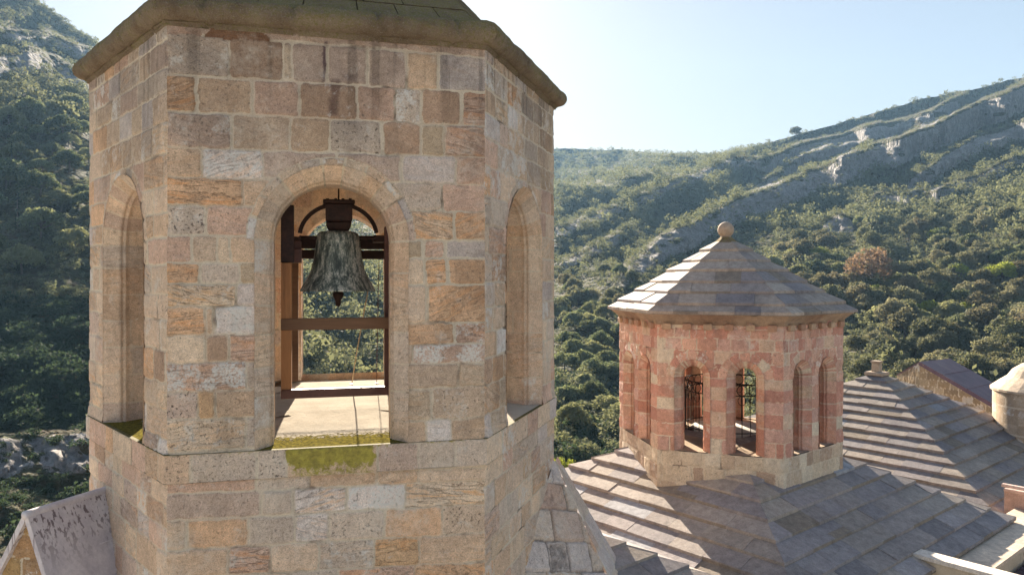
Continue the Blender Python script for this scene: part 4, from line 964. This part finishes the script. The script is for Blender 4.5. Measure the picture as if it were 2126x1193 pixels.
# ------------------------------------------------------------------ the valley: one terrain sheet
TCOL = {
 -1500: [(-700, 260), (0, 190), (300, 130), (640, 88), (900, 60), (1060, 46), (1500, 26)],
 -700: [(-480, 320), (-200, 240), (60, 180), (300, 140), (640, 92), (900, 60), (1060, 46), (1500, 26)],
 0: [(-45, 380), (50, 300), (130, 240), (190, 195), (300, 158), (450, 132), (640, 98), (880, 66), (1050, 50), (1500, 26)],
 205: [(88, 400), (150, 310), (250, 210), (350, 165), (450, 138), (640, 100), (880, 66), (1050, 50), (1500, 26)],
 450: [(245, 430), (300, 330), (400, 230), (500, 160), (640, 108), (800, 75), (1050, 50), (1500, 26)],
 700: [(330, 470), (400, 350), (500, 215), (620, 130), (780, 88), (1050, 50), (1500, 26)],
 950: [(318, 640), (400, 430), (500, 270), (600, 175), (700, 125), (850, 82), (1050, 50), (1500, 26)],
 1155: [(313, 740), (340, 660), (378, 590), (388, 400), (450, 310), (540, 235), (620, 175), (700, 132), (850, 86), (1050, 52), (1500, 26)],
 1300: [(312, 740), (335, 650), (350, 600), (358, 420), (420, 335), (480, 262), (600, 172), (700, 128), (850, 86), (1050, 52), (1500, 26)],
 1480: [(322, 760), (326, 600), (329, 440), (380, 350), (420, 295), (560, 200), (640, 150), (740, 112), (900, 76), (1050, 52), (1500, 26)],
 1560: [(303, 470), (340, 400), (400, 320), (480, 240), (600, 160), (720, 114), (850, 82), (1050, 52), (1500, 26)],
 1700: [(268, 470), (330, 370), (420, 280), (500, 210), (600, 155), (720, 112), (850, 80), (1050, 52), (1500, 26)],
 1925: [(202, 470), (300, 350), (400, 262), (500, 192), (600, 146), (720, 108), (850, 78), (1050, 50), (1500, 26)],
 2126: [(160, 450), (250, 345), (350, 262), (450, 190), (600, 136), (740, 100), (900, 70), (1050, 48), (1500, 26)],
 2700: [(-60, 430), (100, 320), (300, 215), (450, 150), (600, 105), (800, 72), (1050, 46), (1500, 26)],
 3600: [(-400, 400), (100, 250), (300, 190), (600, 100), (800, 70), (1050, 44), (1500, 26)]}
CREST = [  # rocky fins: polyline of the crest, face height, strength
 ([(1290, 560), (1297, 545), (1333, 521), (1381, 479), (1442, 458), (1472, 437), (1532, 410), (1640, 370), (1700, 345), (1760, 318), (1850, 290), (1925, 262), (2000, 228), (2126, 175), (2400, 60)], 75, .26),
 ([(1500, 330), (1600, 322), (1640, 305), (1720, 285), (1800, 262), (1890, 245), (1990, 200)], 45, .16),
 ([(1560, 385), (1620, 352), (1666, 322), (1720, 302), (1790, 296)], 42, .15),
 ([(1880, 372), (1960, 320), (2035, 275), (2126, 250), (2300, 200)], 60, .22),
 ([(1930, 400), (2030, 355), (2126, 318), (2300, 260)], 42, .18),
 ([(1690, 470), (1740, 440), (1770, 452)], 55, .16), ([(1790, 415), (1830, 398), (1900, 395), (1960, 372)], 34, .14),
 ([(1160, 470), (1240, 440), (1330, 400), (1420, 360), (1500, 335)], 36, .14), ([(1170, 540), (1240, 505), (1300, 470)], 36, .12),
 ([(1180, 385), (1260, 372), (1340, 362), (1400, 356)], 22, .08),
 ([(-300, 60), (0, 112), (60, 100), (140, 130), (200, 160)], 70, .2), ([(-300, 20), (0, 60), (100, 70), (200, 105)], 40, .12), ([(-100, 900), (60, 905), (130, 895), (190, 893), (300, 885)], 110, .10)]
XS = np.arange(-1500, 3601, 7.5); NR = 330
kx = sorted(TCOL); KR = np.linspace(0, 1, NR) ** 1.25
def colD(x, y):
    i = min(max(np.searchsorted(kx, x) - 1, 0), len(kx) - 2); a, b = kx[i], kx[i + 1]; t = (x - a) / (b - a)
    out = 0
    ya, yb = TCOL[a][0][0], TCOL[b][0][0]; sky_ = ya + (yb - ya) * t
    k = (y - sky_) / (1500 - sky_)
    for c, wt in ((a, 1 - t), (b, t)):
        T = TCOL[c]; yy = T[0][0] + k * (1500 - T[0][0]) ; out = out + wt * np.interp(yy, [q[0] for q in T], np.log([q[1] for q in T]))
    return out
def skyl(x):
    s_ = np.interp(x, kx, [TCOL[c][0][0] for c in kx])
    return s_ + 17 * (fbm(np.array(x / 75.), np.array(.3), 91, 5) - .5)
TP = np.zeros((len(XS), NR, 3)); RK = np.zeros((len(XS), NR)); TY = np.zeros((len(XS), NR))
for i, x in enumerate(XS):
    sk = float(skyl(x)); y = sk + KR * (1500 - sk); lD = colD(x, y); rk = np.zeros(NR)
    for pl, hgt, am in CREST:
        xs_ = [q[0] for q in pl]
        if x < xs_[0] - 20 or x > xs_[-1] + 20: continue
        yc = np.interp(x, xs_, [q[1] for q in pl]) + 10 * (float(fbm(np.array(x / 28.), np.array(hgt * 1.), 7, 3)) - .5)
        e = min(1, max(0, (x - xs_[0] + 20) / 40)) * min(1, max(0, (xs_[-1] + 20 - x) / 40)) * (.45 + .9 * float(vnoise(np.array(x / 55.), np.array(hgt * 3.), 17)))
        g = y - yc
        saw = np.where(g > 0, -np.clip(1 - g / hgt, 0, 1), np.where(g > -6, -1 + 2 * (-g) / 6, np.clip(1 - (-g - 6) / hgt, 0, 1)))
        lD = lD + am / 2 * e * saw
        nz = fbm(np.full(NR, x / 26.), y / 17., 31 + int(hgt), 4)
        rk = np.maximum(rk, e * sstep(g, 4, 9) * (1 - sstep(g, hgt * .5, hgt * 1.0)) * sstep(nz, .18 if hgt > 55 else .32, .38 if hgt > 55 else .45))
    lD = lD + .05 * (fbm(np.full(NR, x / 60.), y / 34., 77, 5) - .5) * 2
    lD = lD + .05 * np.clip(rk, 0, 1) * (np.abs(fbm(np.full(NR, x / 22.), y / 9., 55, 4) - .5) * 2 - .3)
    lD = np.minimum.accumulate(lD - np.arange(NR) * 1e-4)
    D = np.exp(lD); TP[i, :, 0] = (x - CX) / F * D; TP[i, :, 1] = D; TP[i, :, 2] = (YH - y) / F * D; RK[i] = rk; TY[i] = y
hsl = (fbm(TP[..., 0].ravel() / 9., TP[..., 1].ravel() / 9., 66, 4) - .5).reshape(RK.shape)
TP[..., 2] += hsl * np.clip(TP[..., 1] * .006, .2, 1.2)
I = np.arange(len(XS) * NR).reshape(len(XS), NR)
Fq = np.stack([I[:-1, :-1], I[:-1, 1:], I[1:, 1:], I[1:, :-1]], -1).reshape(-1, 4)
terrain = mesh_obj('hillside', TP.reshape(-1, 3), Fq, TERR, None, True, {'rock': ('FLOAT', RK.ravel())}); tag(terrain, kind='structure')
# far country behind the skyline, and the ground behind and beside the camera
m = MB(); ring = [(1600 * math.sin(a), 1600 * math.cos(a)) for a in np.linspace(0, 2 * math.pi, 65)[:-1]]
gz = -17.2
m.add([(x, y, gz) for x, y in ring], [tuple(range(64))[::-1]], (.1, .09, .05))
gnd = m.build('ground', TERR); tag(gnd, kind='structure')
BOUNCE = mat_simple('pale_bounce_ground', (.44, .40, .34), (.58, .53, .46), .6, .95, 0, .02, spec=.1)
m = MB(); m.add([(1 + 70 * math.sin(a), -34 + 62 * math.cos(a), gz + .3) for a in np.linspace(0, 2 * math.pi, 49)[:-1]], [tuple(range(48))[::-1]], (.5, .43, .33))  # unseen pale ground, added to bounce sunlight onto the tower front
bounce = m.build('bounce_ground', BOUNCE); tag(bounce, kind='structure')
def onterr(x, y):
    """point of the terrain seen at photo position x, y"""
    i = (x - XS[0]) / 7.5; i0 = int(min(max(i, 0), len(XS) - 2)); t = i - i0
    a = np.array([np.interp(y, TY[i0], TP[i0, :, k]) for k in range(3)]); b = np.array([np.interp(y, TY[i0 + 1], TP[i0 + 1, :, k]) for k in range(3)])
    return a * (1 - t) + b * t

# ------------------------------------------------------------------ vegetation
def rotm(n, rg):
    """n random unit frames"""
    q = rg.normal(size=(n, 4)); q /= np.linalg.norm(q, axis=1)[:, None]; w_, x_, y_, z_ = q.T
    e1 = np.stack([1 - 2 * (y_ * y_ + z_ * z_), 2 * (x_ * y_ + z_ * w_), 2 * (x_ * z_ - y_ * w_)], 1)
    e2 = np.stack([2 * (x_ * y_ - z_ * w_), 1 - 2 * (x_ * x_ + z_ * z_), 2 * (y_ * z_ + x_ * w_)], 1); return e1, e2
def leaves(cent, rad, nl, size, rg, up=.35):
    """quads scattered in the shells of many lobes; returns verts, faces, value per vertex"""
    nL = len(cent); idx = (rg.beta(.9, .9, nl) * nL).astype(int) % nL; d = rg.normal(size=(nl, 3)); d[:, 2] += up; d /= np.linalg.norm(d, axis=1)[:, None]
    rr = rad[idx][:, None] * (rg.uniform(.55, 1.06, nl) ** .6)[:, None]
    p = cent[idx] + d * rr * np.array([1, 1, .85])
    e1, e2 = rotm(nl, rg)
    # leaves lie roughly along the shell
    nrm = d + rg.normal(size=(nl, 3)) * .6; nrm /= np.linalg.norm(nrm, axis=1)[:, None]
    t1 = np.cross(nrm, e1); t1 /= np.linalg.norm(t1, axis=1)[:, None] + 1e-9; t2 = np.cross(nrm, t1)
    sz = size * rg.uniform(.6, 1.35, nl)[:, None]
    t1 = t1 * sz; t2 = t2 * sz * .62
    V = np.stack([p - t1, p - t2 * .9, p + t1, p + t2], 1).reshape(-1, 3)
    Fq = np.arange(nl * 4).reshape(-1, 4); lv = np.repeat(rg.uniform(0, 1, nl), 4)
    return V, Fq, lv
def lobes(kind, rg, n):
    if kind == 'umbrella':   # dome-topped pine, height 1 unit = crown width
        a = rg.uniform(0, 2 * math.pi, n); r = np.sqrt(rg.uniform(0, 1, n)) * .42; c = np.stack([r * np.cos(a), r * np.sin(a), .62 - 1.15 * r ** 2 * 1.5 + rg.uniform(-.06, .04, n)], 1); rad = rg.uniform(.085, .15, n)
    elif kind == 'cypress':
        z = rg.uniform(.02, 1, n); r = .085 * (1 - z ** 1.6) ** .6; a = rg.uniform(0, 2 * math.pi, n); c = np.stack([r * .6 * np.cos(a), r * .6 * np.sin(a), z * 1.9], 1); rad = np.maximum(.05 * (1 - z * .7), .018)
    elif kind == 'shrub':
        a = rg.uniform(0, 2 * math.pi, n); r = np.sqrt(rg.uniform(0, 1, n)) * .42; c = np.stack([r * np.cos(a), r * np.sin(a), (.36 - .9 * r ** 2) * rg.uniform(.5, 1, n)], 1); rad = rg.uniform(.10, .19, n)
    else:                    # round oak
        a = rg.uniform(0, 2 * math.pi, n); ph = rg.uniform(-.35, 1, n); ph = np.arcsin(np.clip(ph, -1, 1)); rr = rg.uniform(.55, 1, n) * .36
        c = np.stack([rr * np.cos(ph) * np.cos(a), rr * np.cos(ph) * np.sin(a), .48 + rr * np.sin(ph) * .95], 1); rad = rg.uniform(.09, .17, n)
    return c, rad
LEAFM = {'oak': mat_leaf('leaf_holm_oak', (.045, .058, .036), (.165, .165, .105), (.20, .185, .13)), 'umbrella': mat_leaf('leaf_pine', (.034, .056, .036), (.17, .19, .11), (.21, .21, .12), .45),
         'shrub': mat_leaf('leaf_scrub', (.05, .055, .038), (.165, .15, .105), (.19, .16, .115)), 'cypress': mat_leaf('leaf_cypress', (.016, .030, .022), (.034, .052, .032), (.035, .05, .03)),
         'yellow': mat_leaf('leaf_bright', (.10, .13, .022), (.24, .27, .05), (.22, .24, .05), .4), 'rust': mat_leaf('leaf_rusty', (.15, .105, .075), (.27, .18, .13), (.23, .17, .12), .25),
         'far': mat_leaf('leaf_maquis', (.035, .048, .032), (.155, .150, .10), (.11, .12, .075))}
protos = {}
def proto(kind, mat, v):
    key = (kind, mat, v)
    if key in protos: return protos[key]
    rg = np.random.default_rng(abs(hash(kind)) % 1 + 1000 + 31 * v + {'oak': 1, 'umbrella': 2, 'shrub': 3, 'cypress': 4}[kind] * 7)
    nl = {'oak': 3000, 'umbrella': 3400, 'shrub': 1800, 'cypress': 1500}[kind]; c, rad = lobes(kind, rg, {'oak': 34, 'umbrella': 60, 'shrub': 26, 'cypress': 50}[kind])
    if mat == 'rust': nl = 1500
    V, Fq, lv = leaves(c, rad, nl, .030 if kind != 'cypress' else .02, rg)
    cr = bpy.data.meshes.new('crown'); o = mesh_obj('crown', V, Fq, LEAFM[mat], None, False, {'lv': ('FLOAT', lv)})
    tr = None
    if kind != 'shrub':
        mb = MB(); base = .0; top = {'oak': .45, 'umbrella': .42, 'cypress': 1.2}[kind]
        x0 = rg.uniform(-.03, .03, 2); mb.tube([(0, 0, -.12), (x0[0] * .5, x0[1] * .5, top * .4), (x0[0], x0[1], top)], [.030, .022, .013], 6)
        for k in range(9 if kind != 'cypress' else 1):
            q = c[rg.integers(0, len(c))]; st_ = np.array([x0[0], x0[1], top]) * rg.uniform(.45, 1); st_[2] = top * rg.uniform(.45, 1)
            mb.tube([st_, (st_ + q) / 2 + np.array([0, 0, -.03]), q], [.011, .008, .004], 5)
        tr = mb.build('trunk', BARK, None, True)
    for o2 in (o, tr):
        if o2 is not None: C.objects.unlink(o2)
    protos[key] = (o, tr); return protos[key]
NAMES = {'oak': 'oak_tree', 'umbrella': 'pine_tree', 'shrub': 'shrub', 'cypress': 'cypress_tree'}
def plant(kind, P, size, v, label, group, mat=None, asp=1.):
    o, tr = proto(kind, mat or kind, v)
    if kind == 'shrub':
        r_ = o.copy(); link(r_); r_.name = 'shrub'; r_.location = tuple(P)
    else:
        r_ = empty(NAMES[kind], tuple(P)); c1 = o.copy(); link(c1, r_); c1.name = 'crown'; c2 = tr.copy(); link(c2, r_); c2.name = 'trunk'
    r_.rotation_euler = (0, 0, random.uniform(0, 6.28)); r_.scale = (size, size, size * asp)
    tag(r_, label, {'oak': 'tree', 'umbrella': 'pine tree', 'shrub': 'shrub', 'cypress': 'cypress'}[kind], group); return r_
def plant_at(kind, x, ytop, wpx, label, group, mat=None, v=0, asp=1.):
    """a tree whose crown is wpx wide with its top at ytop in the photo: stands where its foot meets the slope"""
    hgt = {'oak': .95, 'umbrella': .75, 'shrub': .5, 'cypress': 1.95}[kind] * asp
    y = ytop + wpx * hgt
    P = onterr(x, y); size = wpx * P[1] / F / {'oak': .95, 'umbrella': 1.02, 'shrub': 1.0, 'cypress': .2}[kind]
    if kind == 'cypress': size = wpx * P[1] / F / .2; P = onterr(x, ytop + size * 1.95 * asp * F / P[1])
    return plant(kind, P - np.array([0, 0, .03 * size]), size, v, label, group, mat, asp)
# singled-out trees
plant_at('oak', 1652, 260, 28, 'dark lone tree standing out on the right skyline', None, v=1)
plant_at('oak', 1806, 505, 105, 'bare rusty-brown tree among green ones above the slab roofs', None, 'rust', 2)
plant_at('oak', 1842, 362, 34, 'single rounded pine standing on the rocky slope above the woods', None, 'umbrella', 1)
plant_at('oak', 1397, 415, 42, 'pale tree at the foot of the upper cliff, left of the rock rib', None, v=3)
P = px(1170, 960, 42.); q = plant('shrub', P - np.array([0, 0, 1.2]), 2.1, 2, 'golden-green bush right beside the bell tower ledge', None, 'yellow', 1.7)
for x, yt, w_, v in ((1700, 512, 52, 0), (1815, 586, 50, 1), (1868, 575, 34, 3), (2080, 540, 66, 2), (1990, 545, 60, 0), (1945, 470, 44, 3), (1925, 620, 70, 1), (2010, 622, 60, 2)):
    plant_at('oak', x, yt, w_, 'bright yellow-green tree in the woods above the rear slab roof', 'bright yellow-green trees on the right slope', 'yellow', v, .8)
plant_at('cypress', 24, 300, 8, 'short dark cypress spire among the pines at the left edge', None); plant_at('cypress', 36, 368, 11, 'tall dark cypress spire below the shorter one at the left edge', None, v=1)
LG = 'umbrella pines on the shaded left slope'
for k, (x, y, w_) in enumerate([(18, 217, 64), (62, 198, 62), (-20, 205, 60), (29, 252, 52), (150, 192, 64), (130, 232, 72), (80, 255, 46), (168, 246, 52), (33, 290, 64), (143, 305, 70), (14, 322, 92), (84, 348, 78), (172, 378, 50), (126, 386, 78), (84, 424, 98), (155, 466, 82), (185, 300, 50), (46, 500, 90), (-30, 380, 90), (-40, 300, 70), (110, 290, 50), (190, 420, 50), (-30, 470, 90)]):
    lab = 'round-crowned pine with sunlit rim on the left slope' if k not in (14, 17) else ('largest rim-lit pine, nearest the bell tower on the left slope' if k == 14 else 'pine with a bare pale trunk showing, lowest on the left slope')
    plant_at('umbrella', x, y, w_, lab, LG, None, k % 4)
# woods: the three hundred or so nearest trees, one by one, in zones
ntree = 0; rgw = np.random.default_rng(77)
zones = [  # x0, x1, y0, y1, count, (min,max width px), kinds, label, group
 ((1770, 2190, 690, 800), 40, (56, 90), 'oak', 'pale grey-green oak crowding right behind the rear slab roof', 'grey-green oaks just behind the slab roofs'),
 ((1760, 2190, 560, 700), 60, (50, 84), 'mix', 'green tree of the woods between the slab roofs and the cliffs', 'woodland trees above the slab roofs'),
 ((1590, 1770, 500, 640), 30, (46, 70), 'mix', 'green tree of the woods just right of the lantern roof', 'woodland trees right of the lantern roof'),
 ((1770, 2190, 440, 560), 52, (38, 60), 'mix', 'green tree high in the woods below the right-hand cliffs', 'woodland trees below the right cliffs'),
 ((1150, 1290, 640, 880), 34, (48, 84), 'umbrella', 'dark pine in the gully between the bell tower and the lantern tower', 'pines in the gully between the towers'),
 ((1150, 1420, 560, 650), 34, (34, 52), 'mix', 'pale green tree on the slope left of the lantern roof', 'trees on the slope left of the lantern roof'),
 ((-60, 190, 190, 470), 7, (44, 64), 'umbrella', 'dark-sided pine filling the left slope between the rim-lit ones', LG),
 ((600, 820, 430, 640), 26, (40, 60), 'umbrella', 'shaded pine seen through the bell opening', 'pines seen through the bell opening')]
for (x0, x1, y0, y1), n, (w0, w1), kd, lab, grp in zones:
    ys_ = np.sort(rgw.uniform(y0, y1, n))
    for k in range(n):
        x = rgw.uniform(x0, x1); kind = kd if kd != 'mix' else ('umbrella' if rgw.random() < .38 else 'oak'); f_ = (ys_[k] - y0) / (y1 - y0)
        w_ = w0 + (w1 - w0) * f_ * rgw.uniform(.6, 1.1); mt = None
        if kind == 'oak' and rgw.random() < .16: mt = 'shrub'
        plant_at(kind, x, ys_[k] - w_ * .6, w_, lab, grp, mt, int(rgw.integers(0, 4)), rgw.uniform(.75, 1.15)); ntree += 1
print('individual trees', ntree)
# the rest of the maquis and far woods: one object
def scatter(n, box, wpx, kinds, rg, lp, skip_rock=True, band=None):
    Vs, Fs, Ls = [], [], []; base = 0
    tmp = []
    for kd in kinds:
        for v in range(4):
            r2 = np.random.default_rng(500 + v * 3 + len(kd)); c, rad = lobes(kd, r2, 12); V, Fq, lv = leaves(c, rad * 1.25, lp, .062, r2); tmp.append((V, lv))
    x = rg.uniform(box[0], box[1], n); y = rg.uniform(0, 1, n)
    for k in range(n):
        sk = float(np.interp(x[k], kx, [TCOL[c][0][0] for c in kx])); y0 = max(box[2], sk + 1.5); yy = y0 + (box[3] - y0) * y[k] if band is None else float(skyl(x[k])) + 1 + band * y[k]
        i = int((x[k] - XS[0]) / 7.5); j = np.searchsorted(TY[i], yy); rr = RK[i, min(j, NR - 1)]
        if skip_rock and rr > .35 and rg.random() < .86: continue
        P = onterr(x[k], yy); wm = np.clip(rg.lognormal(math.log(wpx), .4), 1.0, 7.5)
        if rr > .35: wm = min(wm, 2.2)
        V, lv = tmp[rg.integers(0, len(tmp))]; a = rg.uniform(0, 6.28); ca, sa = math.cos(a), math.sin(a)
        W_ = np.stack([V[:, 0] * ca - V[:, 1] * sa, V[:, 0] * sa + V[:, 1] * ca, (V[:, 2]) * rg.uniform(.7, 1.15)], 1) * wm + P - np.array([0, 0, .12 * wm])
        Vs.append(W_); Ls.append(np.clip(lv * .6 + rg.uniform(0, .5), 0, 1))
    V = np.concatenate(Vs); return V, np.arange(len(V)).reshape(-1, 4), np.concatenate(Ls)
rs2 = np.random.default_rng(99)
A = [scatter(900, (1140, 2200, 0, 0), 2.6, ('shrub', 'oak'), rs2, 70, False, 14), scatter(300, (-150, 215, 0, 0), 2.6, ('shrub', 'oak'), rs2, 70, False, 14),
     scatter(6500, (1140, 2200, 300, 480), 3.4, ('shrub', 'oak'), rs2, 70), scatter(3000, (1140, 2200, 440, 580), 2.4, ('shrub', 'oak'), rs2, 80), scatter(3600, (1140, 2200, 560, 960), 1.7, ('shrub', 'oak'), rs2, 90),
     scatter(3000, (1140, 1540, 305, 420), 4.6, ('shrub', 'oak'), rs2, 50), scatter(2000, (-150, 215, -60, 260), 3.0, ('shrub', 'oak'), rs2, 80), scatter(1100, (-150, 215, 220, 640), 1.5, ('shrub', 'oak'), rs2, 80), scatter(1300, (560, 860, 330, 800), 2.2, ('shrub', 'oak'), rs2, 90)]
# scrub growing along the crests of the rock ribs
def crestline(rg):
    Vs = []; Ls = []; r2 = np.random.default_rng(5); c, rad = lobes('shrub', r2, 12); V, Fq, lv = leaves(c, rad * 1.25, 60, .062, r2)
    for pl, hgt, am in CREST[:10]:
        xa, xb = pl[0][0], min(pl[-1][0], 2200)
        for k in range(int((xb - xa) / 3.2)):
            x = rg.uniform(xa, xb); yy = float(np.interp(x, [q[0] for q in pl], [q[1] for q in pl])) + rg.uniform(-9, 5) + 10 * (float(fbm(np.array(x / 28.), np.array(hgt * 1.), 7, 3)) - .5)
            P = onterr(x, yy); wm = rg.uniform(1.2, 4.2); a = rg.uniform(0, 6.28); ca, sa = math.cos(a), math.sin(a)
            Vs.append(np.stack([V[:, 0] * ca - V[:, 1] * sa, V[:, 0] * sa + V[:, 1] * ca, V[:, 2]], 1) * wm + P - np.array([0, 0, .1 * wm])); Ls.append(np.clip(lv * .6 + rg.uniform(.1, .5), 0, 1))
    V = np.concatenate(Vs); return V, np.arange(len(V)).reshape(-1, 4), np.concatenate(Ls)
A.append(crestline(rs2)); A.append(scatter(3000, (270, 1135, 260, 700), 3.2, ('shrub', 'oak'), rs2, 60)); A.append(scatter(2200, (270, 1125, 680, 1000), 1.5, ('shrub', 'oak'), rs2, 60))
off = 0; VV = []; FF = []; LL = []
for V, Fq, lv in A: VV.append(V); FF.append(Fq + off); LL.append(lv); off += len(V)
wd = mesh_obj('woodland', np.concatenate(VV), np.concatenate(FF), LEAFM['far'], None, False, {'lv': ('FLOAT', np.concatenate(LL))}); tag(wd, 'grey-green maquis scrub and far woods covering the hillsides', 'woodland', kind='stuff')
V, Fq, lv = scatter(1900, (-120, 205, 620, 890), 1.5, ('shrub',), rs2, 110)
V0, F0, l0 = scatter(260, (-120, 205, 880, 1120), 1.1, ('shrub',), rs2, 110); F0 = F0 + len(V); V = np.concatenate([V, V0]); Fq = np.concatenate([Fq, F0]); lv = np.concatenate([lv, l0])
V2, F2, l2 = scatter(1200, (1140, 1300, 780, 960), 1.6, ('shrub',), rs2, 100)
sc2 = mesh_obj('undergrowth', np.concatenate([V, V2]), np.concatenate([Fq, F2 + len(V)]), LEAFM['cypress'], None, False, {'lv': ('FLOAT', np.concatenate([lv, l2]))}); tag(sc2, 'low dark undergrowth on the valley floor beside the church', 'undergrowth', kind='stuff')
# ------------------------------------------------------------------ haze
hz = MB(); hx0, hx1, hy0, hy1, hz0, hz1 = -900, 1000, -60, 900, -20.5, 260
hz.prism([(hx0, hy0, hz0), (hx1, hy0, hz0), (hx1, hy1, hz0), (hx0, hy1, hz0)], [(hx0, hy0, hz1), (hx1, hy0, hz1), (hx1, hy1, hz1), (hx0, hy1, hz1)])
hm = bpy.data.materials.new('haze_air'); hm.use_nodes = True; ht = hm.node_tree; ht.nodes.remove(ht.nodes['Principled BSDF'])
pv = ht.nodes.new('ShaderNodeVolumePrincipled'); pv.inputs['Color'].default_value = (.36, .64, 1, 1); pv.inputs['Density'].default_value = .00017; pv.inputs['Anisotropy'].default_value = .25
ht.links.new(pv.outputs[0], ht.nodes['Material Output'].inputs['Volume'])
haze = hz.build('haze', hm); tag(haze, 'thin blue haze filling the valley air', 'haze', kind='stuff')
